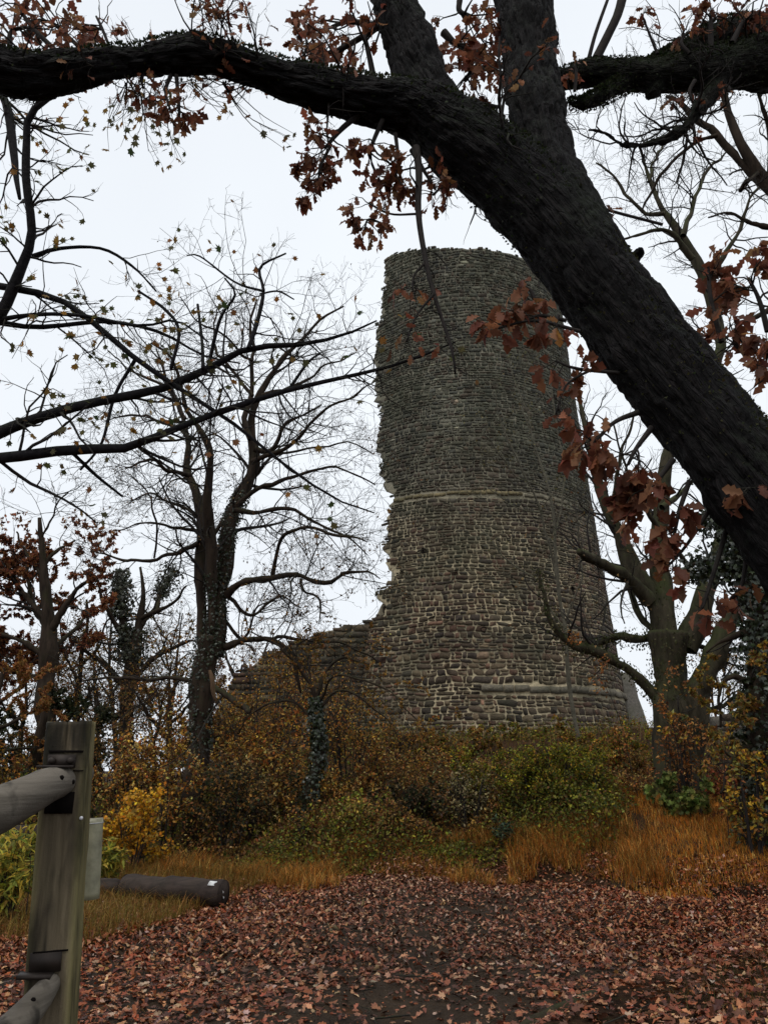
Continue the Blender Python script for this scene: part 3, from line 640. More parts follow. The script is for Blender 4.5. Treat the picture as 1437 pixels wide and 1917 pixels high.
# the thin branch that hangs in front of the tower
Ph, Rh = limb([(778,275,7.5),(784,320,7),(783,400,5.8),(797,490,5),(812,550,4.2),(828,600,3.2),(846,655,3),(852,700,2)], 4.45, 20); addtw(Ph, Rh)
A, AR = grow(rng, Ph[None], Rh[None], total=14, length=(.1,.4), ang=(40,80), M=6, wig=.3, up=.02, t0=.2, rmin=.0018); addtw(A, AR)
B, BR = grow(rng, A, AR, total=40, length=(.05,.16), M=5, wig=.25, rmin=.0012); addtw(B, BR)
YEL = [(.42,.20,.03),(.30,.13,.03)]
SM = (.055,.09)
for a in [([(797,490,3),(775,515,2.5),(772,545,2)],4.45,45,12,SM),([(812,550,3),(780,590,2),(760,640,1.6)],4.4,55,10,SM),
          ([(690,200,6),(640,240,5),(610,275,3)],4.5,70,56,(.08,.12)),([(620,270,3),(600,310,3),(596,340,2)],4.5,45,38,(.07,.11)),
          ([(720,215,5),(700,260,4),(690,290,3)],4.5,75,44,(.07,.11)),([(740,250,4),(745,300,3),(740,330,2)],4.5,50,26,(.07,.1)),
          ([(770,280,5),(800,330,3),(815,355,2)],4.55,45,22,(.07,.1)),([(783,400,2.5),(730,400,2),(690,380,2)],4.45,40,18,(.06,.09)),
          ([(720,420,2),(690,410,2),(682,430,2)],4.45,45,30,(.06,.09)),([(850,270,4),(830,340,3),(810,365,2)],4.6,35,12,(.06,.1)),
          ([(1085,620,4),(1000,600,3),(930,615,2)],4.25,40,17,(.09,.13)),([(1060,600,4),(1010,590,3),(985,600,3)],4.25,42,20,(.09,.13)),
          ([(1000,560,4),(990,540,3),(980,550,2)],4.3,30,9,(.09,.13)),([(1045,590,3),(1040,605,3),(1042,612,2)],4.2,12,4,(.10,.13),YEL),
          ([(1180,700,4),(1080,690,3),(1040,675,2)],4.2,38,15,(.08,.12)),([(1110,690,3),(1060,720,2),(1040,775,2)],4.2,26,8,(.08,.11)),
          ([(1200,770,6),(1150,790,4),(1110,830,3)],4.2,60,34,(.09,.13)),([(1220,800,6),(1190,840,4),(1175,870,3)],4.15,75,46,(.09,.13)),
          ([(1260,860,6),(1230,900,4),(1215,925,3)],4.1,70,40,(.09,.13)),([(1290,900,5),(1270,960,4),(1262,1000,3)],4.1,36,16,(.09,.13)),
          ([(1330,950,4),(1285,1020,3),(1245,1065,2)],4.1,30,9,(.09,.12)),([(1360,990,5),(1330,1090,4),(1310,1150,3)],4.1,36,10,(.09,.12)),
          ([(1400,1000,5),(1390,1090,4),(1370,1120,3)],4.1,36,7,(.09,.12)),([(1437,930,5),(1410,915,3),(1395,915,2)],3.75,30,12,(.08,.12)),
          ([(1350,640,5),(1330,560,4),(1325,500,3)],4.6,55,24,(.09,.13)),([(1437,620,6),(1420,560,4),(1400,520,3)],4.6,70,44,(.09,.13)),
          ([(1437,700,5),(1400,670,4),(1370,640,3)],4.6,55,26,(.09,.13)),([(1460,740,5),(1430,700,4),(1415,690,3)],4.5,60,34,(.09,.13)),
          ([(1240,420,3),(1130,390,3),(1112,372,2)],4.4,18,6,(.07,.1)),([(1075,170,3),(1078,140,3),(1075,120,2)],4.7,20,7,(.08,.11)),
          ([(760,60,7),(660,40,5),(620,50,3)],5.0,90,46,(.08,.12)),([(740,30,6),(640,90,5),(600,100,3)],5.0,80,40,(.08,.12)),
          ([(700,150,6),(690,100,5),(680,60,4)],4.9,80,44,(.08,.12)),([(590,150,4),(570,110,3),(575,80,2)],4.8,60,22,(.07,.11)),
          ([(830,60,8),(850,80,6),(870,90,4)],5.1,85,60,(.09,.13)),([(950,120,6),(890,130,5),(870,150,4)],5.1,70,52,(.09,.13)),
          ([(860,0,6),(860,20,5),(880,30,4)],5.3,85,52,(.09,.13)),([(930,200,4),(890,190,3),(870,185,3)],5.0,50,30,(.08,.12)),
          ([(320,140,4),(310,170,3),(320,210,2)],4.15,40,24,(.06,.09)),([(330,140,4),(335,200,3),(335,235,2)],4.15,28,18,(.07,.1)),
          ([(270,130,3),(265,150,3),(268,165,2)],4.15,26,12,(.06,.09)),([(210,100,3),(190,50,3),(180,30,2)],4.3,80,34,(.07,.1)),
          ([(110,100,5),(60,50,4),(40,20,3)],4.4,110,60,(.08,.11)),([(20,100,5),(20,60,4),(50,50,3)],4.2,80,40,(.08,.11)),([(150,90,4),(120,60,3),(100,45,3)],4.5,80,40,(.07,.1))]:
    cluster(*a)
# bare sprays along the top of the arching limb
A, AR = grow(rng, P0[None,30:], R0[None,30:], total=60, length=(.35,1.0), ang=(40,95), M=8, wig=.28, up=.06, t0=0, rr=.05, rmin=.003); addtw(A, AR)
B, BR = grow(rng, A, AR, total=460, length=(.12,.36), M=6, wig=.25, up=.03, rmin=.0015); addtw(B, BR)
C_, CR = grow(rng, B, BR, total=1000, length=(.05,.14), M=4, wig=.25, rmin=.0011); addtw(C_, CR)
p, d = on_twigs(rng, B, 520, .3); k = px2(p)[1] < 175; p, d = p[k], d[k]; nk = len(p)
oakleaf[0].append(p); oakleaf[1].append(nrm(d+rng.normal(size=(nk,3))*.5+[0,0,-.8])); oakleaf[2].append(rng.uniform(.05,.085,nk)); oakleaf[3].append(pal(rng, OAKC, nk, .3))
mb = MB()
for P, R in tw_P: tubes(mb, P, R, 8 if np.ndim(R) == 1 else 4)
mb.build('crown', M_twig, oak, smooth=True)
LP, LD, LS, LT = [np.concatenate(q) for q in oakleaf]
def leaf_parts(parent, tpls, P, D, S, T, rng, nsingle, material, names=('leaf','leaves'), zr=(.3,2.2)):
    n = len(P); u, v = px2(P); vis = (u > -20) & (u < 1457) & (v > -20) & (v < 1937)
    nor = nrm(rng.normal(size=(n,3))+np.array([0,-.6,.3])); zs = rng.uniform(*zr, n)*np.where(rng.random(n) < .3, -1, 1)
    dep = P[:,1]; key = np.where(vis, S/dep, 0); o = np.argsort(-key); sing, rest = o[:nsingle], o[nsingle:]
    metas = []
    for q in range(16):
        m1 = MB(); c = T[rng.integers(0, n)]; tpl = tpls[q % len(tpls)]
        put(m1, tpl, np.zeros((1,3)), np.array([[0,1.,0]]), np.array([[0,0,1.]]), 1.0, np.array([c]), rng.uniform(*zr, 1)); metas.append(m1.mesh('leaf', material))
    off = Vector(parent.location)
    from mathutils import Matrix
    for q in sing:
        y = nrm(D[q]); x = nrm(np.cross(y, nor[q])); z = np.cross(x, y)
        ob = bpy.data.objects.new(names[0], metas[rng.integers(0, 16)]); COL.objects.link(ob); ob.parent = parent
        M = Matrix(((x[0],y[0],z[0],0),(x[1],y[1],z[1],0),(x[2],y[2],z[2],0),(0,0,0,1))) @ Matrix.Scale(float(S[q]), 4)
        M.translation = Vector(P[q])-off; ob.matrix_local = M
    if len(rest):
        m1 = MB(); h_ = np.array_split(rest, len(tpls))
        for tpl, r_ in zip(tpls, h_):
            if len(r_): put(m1, tpl, P[r_], D[r_], nor[r_], S[r_], T[r_], zs[r_])
        m1.build(names[1], material, parent, kind='stuff')
leaf_parts(oak, [OAK, OAKL], LP, LD, LS, LT, rng, 300, M_leaf)

# ------------------------------------------------------------------ MOSSY OAK LIMB at the upper right, its trunk beyond the frame
gz2 = float(hz(6.4, 6.6))
oak2 = thing('oak_tree', 'thick mossy oak limb reaching in from the right at the top', 'tree', (6.4, 6.6, gz2))
Pl, Rl = limb([(1990,300,100,6.5),(1800,180,85,6.5),(1640,110,70,6.4),(1530,105,64,6.3),(1437,118,58,6.2),(1360,125,50,6.1),(1290,135,40,6.),(1215,142,35,6.),(1140,136,30,6.),(1085,140,27,6.),(1040,150,18,6.)], 6, 40)
Pl2, Rl2 = limb([(1437,70,40,6.4),(1370,72,44,6.3),(1310,92,38,6.2),(1250,115,26,6.1),(1180,150,20,6.0),(1120,182,17,5.9),(1085,196,13,5.9),(1060,190,6,5.9)], 6, 20)
Pl3, Rl3 = limb([(1350,140,26,6.1),(1325,180,22,6.),(1302,212,14,5.9),(1280,240,12,5.9),(1240,262,11,5.9),(1200,273,10,5.9),(1160,268,8,6.),(1130,248,6,6.),(1068,238,3,6.)], 6, 22)
Pl4, Rl4 = limb([(1230,165,22,6.),(1215,178,14,6.),(1205,186,6,6.)], 6, 5)
Pt2, Rt2 = spline(np.array([[6.4,6.6,gz2-.3],[6.35,6.6,gz2+.6],[6.2,6.55,gz2+3],Pl[0],Pl[1]]), [.6,.5,.44,Rl[0],Rl[1]], 18)
fused('trunk', [(Pl,Rl),(Pl2,Rl2),(Pl3,Rl3),(Pl4,Rl4),(Pt2,Rt2)], oak2, M_mossplate, .032, .028, .06, 200, stretch=.3)
tw_P = []
Pk, Rk = limb([(1115,110,9),(1140,60,8.5),(1158,20,8.5),(1172,-40,9)], 6.0, 10); addtw(Pk, Rk)
Pk2, Rk2 = limb([(1100,115,4),(1115,60,3.5),(1140,-10,3)], 6.0, 10); addtw(Pk2, Rk2)
A, AR = grow(rng, np.stack([Pl[12:32], np.concatenate([Pl2, Pl2[:0]])[:20]]), np.stack([Rl[12:32], Rl2[:20]]), total=80, length=(.4,1.2), ang=(40,90), M=8, wig=.25, up=.08, t0=0, rr=.05, rmin=.003); addtw(A, AR)
A2, AR2 = grow(rng, np.stack([Pl3[6:22], Pl3[6:22]]), np.stack([Rl3[6:22]]*2), total=26, length=(.3,.8), ang=(30,80), M=8, wig=.25, up=.03, t0=0, rr=.25, rmin=.0025); addtw(A2, AR2)
AA = np.concatenate([A, A2]); AAR = np.concatenate([AR, AR2])
B, BR = grow(rng, AA, AAR, total=480, length=(.15,.42), M=6, wig=.25, up=.03, rmin=.0018); addtw(B, BR)
C_, CR = grow(rng, B, BR, total=1100, length=(.06,.18), M=4, wig=.2, rmin=.0014); addtw(C_, CR)
oakleaf = [[], [], [], []]
for a in [([(1330,90,6),(1330,50,4),(1330,25,3)],5.9,60,46,(.08,.12)),([(1370,80,6),(1390,40,4),(1400,30,3)],5.9,50,30,(.08,.12)),([(1230,100,3),(1210,50,2),(1200,25,2)],5.9,26,12,(.07,.1)),
          ([(1300,150,4),(1290,170,3),(1295,190,2)],5.8,26,9,(.07,.1)),([(1360,160,4),(1365,170,3),(1360,165,2)],5.8,20,5,(.07,.1)),([(1290,100,4),(1275,80,3),(1285,60,2)],5.8,40,16,(.08,.11)),([(1290,235,3),(1300,245,2),(1300,255,2)],5.8,14,4,(.07,.1))]:
    cluster(*a)
mb = MB()
for P, R in tw_P: tubes(mb, P, R, 8 if np.ndim(R) == 1 else 4)
mb.build('crown', M_twig, oak2, smooth=True)
LP, LD, LS, LT = [np.concatenate(q) for q in oakleaf]; leaf_parts(oak2, [OAK, OAKL], LP, LD, LS, LT, rng, 130, M_leaf)
# shaggy moss hanging on both limbs
def moss(parent, P, R, n, seed, col, up=.2, size=(.02,.05), spread=1.0):
    r = np.random.default_rng(seed); k = r.integers(0, len(P)-1, n); f = r.random(n)[:,None]; c = P[k]*(1-f)+P[k+1]*f; rad = R[k]*(1-f[:,0])+R[k+1]*f[:,0]
    T = nrm(P[k+1]-P[k]); v = r.normal(size=(n,3)); v[:,2] += up*3; v = nrm(v-T*(v*T).sum(1)[:,None]); p = c+v*(rad*spread)[:,None]
    m1 = MB(); d = nrm(v+r.normal(size=(n,3))*.7); put(m1, DIA, p, d, nrm(r.normal(size=(n,3))), r.uniform(*size, n), pal(r, col, n, .4)); m1.build('moss', M_far, parent, kind='stuff')
MOSS = [(.018,.028,.010),(.03,.04,.014),(.02,.022,.012)]
moss(oak2, Pl, Rl*.88, 9000, 4, MOSS, .3, (.012,.035)); moss(oak2, Pl2, Rl2*.88, 5500, 5, MOSS, .4, (.015,.045), 1.02)
moss(oak, P0[26:], R0[26:]*.83, 7000, 6, MOSS, .5, (.012,.035)); moss(oak, P0[4:26], R0[4:26]*.80, 2500, 7, [(.05,.05,.02),(.03,.035,.012)], .9, (.01,.025))

# ------------------------------------------------------------------ NEAR TREE WITH LOBED LEAVES reaching in from the left
gz3 = float(hz(-4.3, 5.0)); rng = np.random.default_rng(8)
serv = thing('maple_tree', 'near tree at the left with long thin branches and small lobed leaves', 'tree', (-4.3, 5.0, gz3))
L = [[(-60,650,13),(0,590,11),(38,505,9.5),(58,450,8.5),(57,400,8),(49,340,7.5),(50,260,7),(55,215,6.5),(95,178,6)],
     [(-30,120,7),(10,190,8),(24,270,8),(30,330,5),(37,372,3)],
     [(-80,850,15),(0,808,11),(110,770,10),(200,748,9),(300,728,8),(390,690,7),(465,652,6),(560,645,4.5),(640,628,3),(705,600,1.6)],
     [(465,652,4.5),(482,600,4),(493,545,3.4),(487,500,2.6),(535,474,1.6)],
     [(-80,862,13),(0,858,10.5),(130,842,10),(240,838,8.5),(300,814,7.5),(400,775,6.5),(540,730,5),(650,705,4),(740,683,3),(800,662,2.4),(852,640,1.4)],
     [(-40,530,7),(40,542,6.5),(110,560,6),(170,600,5.5),(250,668,5),(340,730,4.4),(440,795,3.6),(520,860,2.8),(620,930,2),(700,960,1.4)],
     [(60,480,4.5),(110,465,3.6),(190,465,3),(250,500,2.3),(292,545,1.3)],
     [(-60,590,6),(60,612,5),(200,602,4),(300,622,3),(380,665,2),(450,680,1.4)],
     [(-60,610,6),(50,590,4),(150,590,3.5),(260,610,3),(330,600,2),(390,640,1.4)],
     [(390,690,4),(400,640,3.5),(415,590,3),(440,550,2.2),(420,520,1.4)],
     [(255,670,4),(215,740,3),(190,830,2.5),(150,880,2)],[(130,842,4),(180,890,3),(230,930,2)],
     [(370,570,2.5),(378,640,2.8),(380,690,3.5)],[(260,545,2.2),(310,580,3),(335,620,3),(320,690,3.6)],
     [(540,730,3.5),(575,680,2.6),(600,660,1.8)],[(493,545,2.6),(440,528,2),(375,480,1.6),(350,478,1.2)],[(487,550,2),(520,545,1.8),(550,560,1.2)]]
PS, RS = zip(*[limb(q, 5.4, 16, 5.0+.25*(i % 4)) for i, q in enumerate(L)]); PS, RS = np.array(PS), np.array(RS)
mb = MB()
tr = np.array([[-4.3,5,gz3-.2],[-4.25,5.05,gz3+1.2],[-4.1,5.1,gz3+3.0],[-4.0,5.15,gz3+5.],[-3.9,5.2,gz3+7]]); Pt, Rt = spline(tr, [.2,.16,.13,.10,.06], 14); tubes(mb, Pt, Rt, 12, rough=.15)
for q in (0,1,2,4,5,7,8):
    a = PS[q,0]; j = np.argmin(np.linalg.norm(Pt-a-np.array([0,0,-.6]), axis=1)); P, R = spline(np.array([Pt[j], (Pt[j]+a)/2+np.array([0,0,.05]), a]), [RS[q,0]*1.3, RS[q,0]*1.15, RS[q,0]], 6); tubes(mb, P, R, 8)
for P, R in zip(PS, RS): tubes(mb, P*1.0, R, 8, rough=.1)
mb.build('trunk', M_oakbark, serv, smooth=True)
A, AR = grow(rng, PS, RS, dens=7.5, length=(.25,.85), ang=(30,75), M=7, wig=.22, up=.02, t0=.06, rr=.38, rmin=.002)
B, BR = grow(rng, A, AR, dens=8.0, length=(.10,.38), ang=(30,70), M=5, wig=.22, up=.02, rmin=.0015)
C_, CR = grow(rng, B, BR, dens=8.0, length=(.04,.15), ang=(30,70), M=4, wig=.2, rmin=.0012)
mb = MB(); tubes(mb, A, AR, 4); tubes(mb, B, BR, 3); tubes(mb, C_, CR, 3); mb.build('crown', M_twig, serv, smooth=True)
p, d = on_twigs(rng, B, 3000, .6); u, v = px2(p)
prob = .62*np.where(u < 330, .40, .13)*np.where((v > 440) & (u > 150) & (v < 620), 1.4, 1)*np.where(u > 560, 1.0, 1); k = rng.random(len(p)) < prob; p, d = p[k], d[k]
hp = []                                                     # sprays hanging below the oak limb
for x, y, r_ in [(300,260,50),(240,240,40),(230,270,30),(320,290,30),(430,205,14),(530,262,12),(345,130,20),(210,230,14),(280,180,40)]:
    c, m = pt(x, y, 4.6)
    for _ in range(4): hp.append(c+rng.normal(size=3)*r_*m*np.array([.55,.4,.55]))
hp = np.array(hp); st_ = []
for q in hp:
    u0, v0 = px2(q)[0][0], 165
    a, m = pt(u0*.55+275*.45, 148+rng.uniform(0, 8), 4.3); P, R = spline(np.array([a, a*.5+q*.5+np.array([rng.normal()*.05, 0, -.05]), q]), [.004,.0028,.0015], 8); st_.append((P, R))
mb = MB(); SPs, SRs = np.array([s[0] for s in st_]), np.array([s[1] for s in st_]); tubes(mb, SPs, SRs, 4)
A_, ARs = grow(rng, SPs, SRs, total=70, length=(.08,.2), M=5, wig=.25, up=-.03, rmin=.0013); tubes(mb, A_, ARs, 4)
mb.build('crown', M_twig, oak, smooth=True)
tips = A_[:,-1]; p = np.concatenate([p, hp, tips[:40]]); d = np.concatenate([d, np.tile([[0,0,-1.]], (len(hp)+len(tips[:40]), 1))]); n = len(p)
u, v = px2(p); MC = [(.10,.10,.04),(.13,.11,.045),(.08,.085,.04)]; MY = [(.36,.20,.05),(.30,.13,.03),(.26,.15,.05)]
T = np.where((rng.random(n) < np.where(u > 250, .62, .25))[:,None], pal(rng, MY, n), pal(rng, MC, n))
leaf_parts(serv, [MAPLE], p, nrm(d+rng.normal(size=(n,3))*.6+np.array([0,-.1,-.35])), rng.uniform(.045,.078,n), T, rng, 300, M_leaf, zr=(.3,2.))

# ------------------------------------------------------------------ MIDDLE-DISTANCE TREES
AMB = [(.42,.22,.03),(.50,.28,.04),(.34,.15,.025)]
GRN = [(.055,.06,.018),(.09,.09,.022),(.035,.042,.014),(.14,.13,.035),(.07,.04,.02),(.025,.03,.012)]
DGR = [(.02,.026,.014),(.03,.034,.016),(.04,.03,.02)]
BRN = [(.11,.06,.028),(.15,.085,.032),(.08,.05,.028),(.19,.12,.04),(.07,.05,.025)]
ORB = [(.30,.14,.035),(.18,.08,.026),(.38,.22,.065),(.12,.055,.022),(.25,.09,.03),(.08,.04,.02)]
STR = [(.20,.17,.09),(.14,.11,.05),(.26,.23,.13),(.09,.07,.03)]
LIM = [(.26,.25,.05),(.18,.20,.045),(.36,.29,.06),(.12,.14,.035)]
def warm(c, k=1.35, sat=1.2):
    o = []
    for q in c:
        m_ = sum(q)/3; o.append(tuple(max(.006, (m_+(v-m_)*sat)*k) for v in q))
    return o
ORB, BRN = warm(ORB, 1.05, 1.0)+[(.50,.38,.14),(.46,.27,.06),(.05,.03,.018),(.12,.10,.03)], warm(BRN, 1.2, 1.1)
GRN = warm(GRN, 1.6, 1.25)+[(.20,.20,.05)]
def ivy_on(parent, segs, n, seed, thick=(.02,.14), cols=((.020,.030,.012),(.03,.042,.018),(.014,.02,.01)), size=(.05,.09), tpl=IVY, name='ivy', material=None):
    r = np.random.default_rng(seed); ps, ns = [], []
    for P, R, share in segs:
        m = int(n*share); k = r.integers(0, len(P)-1, m); f = r.random(m)[:,None]; c = P[k]*(1-f)+P[k+1]*f; rad = R[k]
        T = nrm(P[k+1]-P[k]); v = r.normal(size=(m,3)); v = nrm(v-T*(v*T).sum(1)[:,None])
        cl = .5+.5*np.clip(fbm(c*2.2+v*.6, 2, seed)+.4, 0, 1.4); ps.append(c+v*(rad+r.uniform(*thick, m)*cl)[:,None]); ns.append(nrm(v+r.normal(size=(m,3))*.5+np.array([0,0,.3])))
    p, nn = np.concatenate(ps), np.concatenate(ns); m = len(p); d = nrm(r.normal(size=(m,3))*.6+np.array([0,0,-1.]))
    m1 = MB(); put(m1, tpl, p, d, nn, r.uniform(*size, m), pal(r, cols, m, .4)); m1.build(name, material or M_ivy, parent, kind='stuff')
def wood(label, kindname, limbs, Y, seed, lv, rs=1.0, bark=M_bark, twig=M_twig, depth=.8, trunk_sides=14, rough=.38, M=14, leaves=None, group=None, cat='tree', up=(.02,.05,.04), leafmat_=M_far, tpl=SIMPLE, baseZ=True, drift=None):
    """hand-laid limbs + orders of procedural branches. lv: list of (dens, (lmin,lmax), M, rmin)"""
    r = np.random.default_rng(seed); PS, RS = [], []
    for i, q in enumerate(limbs):
        y2 = Y if i < 1 else Y+r.uniform(-depth, depth)
        P, R = limb(q, Y, M, y2)
        if len(q[0]) == 4: P, R = limb(q, Y, M)
        R = R*rs; PS.append(P+.10*min(1., Y/14)*np.stack([fbm(P*1.7, 3, seed+1), fbm(P*1.7, 3, seed+2), fbm(P*1.7, 3, seed+3)], 1)*np.minimum(1, .03/R)[:,None]); RS.append(R)
    b0 = PS[0][0]; g = float(hz(b0[0], b0[1]))
    t = thing(kindname, label, cat, (b0[0], b0[1], min(g, b0[2])), group)
    mb = MB()
    for i, (P, R) in enumerate(zip(PS, RS)):
        if i == 0 and P[0,2] > g-.05:                       # flare down into the soil
            P = np.concatenate([[[P[0,0], P[0,1], g-.25]], P]); R = np.concatenate([[R[0]*1.3], R])
        sd_ = trunk_sides if R.max() > .06 else 8; P, R = spline(P, R, 40 if R.max() > .1 else 22)
        tubes(mb, P, R, sd_, rough=rough if R.max() > .06 else .2, seed=seed)
    mb.build('trunk', bark, t, smooth=True)
    PP, RR_ = np.array(PS), np.array(RS); sk = 1
    Pc, Rc = PP[sk:], RR_[sk:]
    if len(Pc) == 0: Pc, Rc = PP, RR_
    mb = MB(); last = None
    for li, (dens, ln, m_, rm) in enumerate(lv):
        Pn, Rn = grow(r, Pc, Rc, dens=dens, length=ln, ang=(28,72), M=m_, wig=.2, up=up[min(li, 2)], t0=.12 if li == 0 else .15, rr=.36 if li == 0 else .5, rmin=rm, drift=drift)
        tubes(mb, Pn, Rn, 5 if li == 0 else 3)
        if li == 0: Pc, Rc = Pn, Rn
        else: Pc, Rc = Pn, Rn
        last = Pn
    mb.build('crown', twig, t, smooth=True)
    if leaves:
        n, size, cols = leaves[:3]; p, d = on_twigs(r, last, n, .2)
        if len(leaves) > 3: k = leaves[3](*px2(p), r); p, d = p[k], d[k]
        n = len(p); m1 = MB(); put(m1, tpl, p, nrm(d+r.normal(size=(n,3))*.7+np.array([0,0,-.5])), nrm(r.normal(size=(n,3))), r.uniform(*size, n), pal(r, cols, n, .4)); m1.build('leaves', leafmat_, t, kind='stuff')
    return t, PS, RS
BUFF = [(.16,.10,.045),(.10,.06,.035),(.20,.12,.05)]
T1 = [[(362,1606,28),(357,1520,26),(370,1450,24),(378,1380,26),(374,1300,27),(384,1240,30),(394,1190,30)],
 [(383,1240,16),(378,1150,14),(377,1050,13),(378,980,13),(370,930,12),(351,890,10),(352,860,9),(355,820,7),(344,780,6),(320,740,5),(308,700,4),(290,650,2)],
 [(396,1215,15),(398,1100,12),(396,1010,14),(388,960,13),(391,900,11),(394,850,8),(370,800,7),(340,750,5),(330,690,4),(290,640,2)],
 [(402,1230,20),(414,1100,18),(425,1020,19),(430,980,20),(441,950,16),(465,900,15),(476,860,14),(470,820,12),(466,790,10),(490,740,8),(520,680,7),(560,650,5),(590,600,4),(645,570,2)],
 [(478,838,9),(508,842,7),(530,800,5),(560,780,4),(605,750,2)],
 [(470,820,8),(457,780,7),(470,740,6),(475,680,5),(470,620,4),(482,560,2)],
 [(425,1115,11),(445,1092,9),(490,1084,8),(540,1077,8),(562,1082,7),(590,1095,6),(622,1090,5),(650,1076,5),(690,1070,3),(718,1085,1.5)],
 [(508,1083,6),(515,1030,5),(522,1003,5),(545,995,4),(600,990,4),(650,1010,3),(695,1020,1.5)],
 [(560,1085,4),(570,1110,3),(590,1130,3),(602,1168,1.5)],
 [(376,1015,7),(350,1020,7),(330,1035,6),(310,1040,5),(275,1053,4.5),(220,1045,3),(160,1028,1.5)],
 [(288,1047,3),(290,990,2.5),(280,930,2),(250,890,1.5)],
 [(415,1212,9),(450,1196,7),(500,1197,6),(538,1220,6),(555,1250,6),(560,1295,3)],
 [(470,1195,5),(550,1193,4),(640,1200,3),(705,1232,1.5)],
 [(366,1274,6),(300,1272,5),(220,1268,4),(150,1278,2)],
 [(392,1283,7),(420,1300,8),(450,1320,8),(466,1332,6)],
 [(440,950,8),(480,915,6),(520,902,6),(560,890,4),(620,875,3),(700,905,1.5)],
 [(352,890,7),(320,880,5),(290,865,4),(235,872,1.5)],[(372,990,5),(330,985,4),(280,985,2.5),(220,992,1.5)],
 [(440,955,7),(480,960,6),(560,965,4),(620,985,3),(690,1040,1.5)],[(476,860,7),(540,830,5),(600,790,4),(660,740,2.5),(700,720,1.5)],
 [(398,1010,6),(440,1100,0.1)][:1]+[(450,930,5),(500,860,4),(560,840,3),(640,830,2),(700,850,1.5)],
 [(355,820,5),(310,790,4),(260,780,3),(200,790,1.5)],[(490,740,6),(540,730,5),(600,690,3),(660,660,1.5)],[(470,740,5),(430,690,4),(400,640,3),(400,580,1.5)],
 [(425,1120,6),(470,1150,4),(540,1200,0.1)][:2]+[(520,1120,3),(560,1140,1.5)],[(415,1150,5),(450,1190,4),(480,1140,2.5),(520,1130,1.5)],
 [(390,1000,5),(360,960,4),(300,930,3),(240,940,1.5)],[(344,780,4),(300,720,3.5),(240,690,2.5),(200,650,1.5)],[(475,680,4),(440,640,3),(380,600,2),(340,560,1.5)]]
t1, PS1, RS1 = wood('bare twin stemmed tree with ivy on its trunk left of the tower', 'bare_tree', T1, 13.2, 31,
    [(3.8,(.6,1.8),7,.005),(4.8,(.35,1.),5,.0035),(5.6,(.16,.5),4,.0028),(4.8,(.08,.28),3,.0025)], rs=.74, depth=1.6,
    leaves=(6500,(.03,.06),BUFF,lambda u, v, r: r.random(len(u)) < np.clip((v-650)/600, .1, 1)))
ivy_on(t1, [(PS1[0][6:],RS1[0][6:],.30),(PS1[3][0:6],RS1[3][0:6],.55),(PS1[2][0:4],RS1[2][0:4],.15)], 4200, 6, (.0,.06), size=(.035,.06))
mb = MB(); P, R = limb([(392,1255,3),(397,1270,5),(399,1295,5),(405,1315,2)], 12.75, 8); tubes(mb, P, R, 6, (4.,3.6,3.)); mb.build('peeled_bark', M_bark, t1)

GREY = None
T3 = [[(1266,1545,58),(1264,1480,52),(1262,1400,47),(1256,1300,43),(1252,1240,43),(1250,1185,40)],
 [(1250,1215,34),(1245,1150,30),(1238,1100,23),(1233,1060,20),(1232,1000,20),(1236,950,18),(1245,880,16),(1275,790,15),(1320,710,14),(1348,650,13),(1342,600,12),(1322,530,14),(1300,485,13),(1275,440,10),(1245,400,8),(1217,340,6),(1200,270,3)],
 [(1245,1190,24),(1216,1112,21),(1182,1060,20),(1166,1020,16),(1140,960,14),(1121,900,12),(1106,850,10),(1088,780,6),(1070,720,3)],
 [(1212,1125,18),(1175,1080,14),(1125,1052,12),(1092,1038,13),(1084,1034,10)],
 [(1238,1188,9),(1203,1162,8),(1186,1120,8),(1172,1070,7),(1150,1010,5)],
 [(1238,1190,11),(1190,1196,12),(1150,1190,9),(1105,1212,7)],
 [(1234,1312,15),(1190,1268,13),(1150,1240,12),(1110,1217,12),(1070,1206,12),(1042,1178,8),(1028,1148,7),(1026,1110,5),(1000,1060,2.5)],
 [(1280,1215,28),(1306,1150,23),(1330,1082,20),(1345,1020,15),(1370,940,11),(1385,860,7),(1400,780,4)],
 [(1252,1010,5),(1280,1050,6),(1312,1085,7)],
 [(1312,1540,24),(1302,1450,23),(1300,1380,25),(1306,1300,34),(1330,1240,32),(1356,1190,24),(1382,1140,18),(1402,1090,12),(1420,1020,6)],
 [(1275,1205,8),(1340,1214,6),(1437,1222,4),(1500,1230,2)],[(1295,1350,6),(1340,1330,6),(1390,1300,5),(1430,1270,3)],[(1290,1370,4),(1340,1380,4),(1390,1430,3),(1430,1450,2)],
 [(1300,485,8),(1275,455,7),(1240,425,5),(1180,450,3),(1130,455,1.5)],[(1322,530,8),(1370,450,6),(1400,380,4),(1430,330,2)],
 [(1245,400,6),(1205,395,5),(1160,340,3.5),(1120,310,2)],[(1275,440,7),(1300,370,5),(1320,320,4),(1360,280,2)],[(1217,340,4),(1240,270,3),(1280,220,1.5)],
 [(1232,1000,7),(1200,940,5),(1170,880,3),(1150,800,2)],[(1236,950,8),(1290,900,5),(1340,850,4),(1400,830,2)],[(1140,960,6),(1160,880,5),(1180,800,3),(1200,720,2)]]
t3, PS3, RS3 = wood('stout grey tree with several rising stems right of the tower', 'bare_tree', T3, 13.3, 41,
    [(3.2,(.6,1.6),7,.005),(4.2,(.35,.9),5,.0035),(4.6,(.16,.45),4,.0028),(3.6,(.08,.22),3,.0025)], rs=.74, bark=M_greybark, depth=1.2,
    leaves=(900,(.04,.07),BUFF,lambda u, v, r: v > 900))
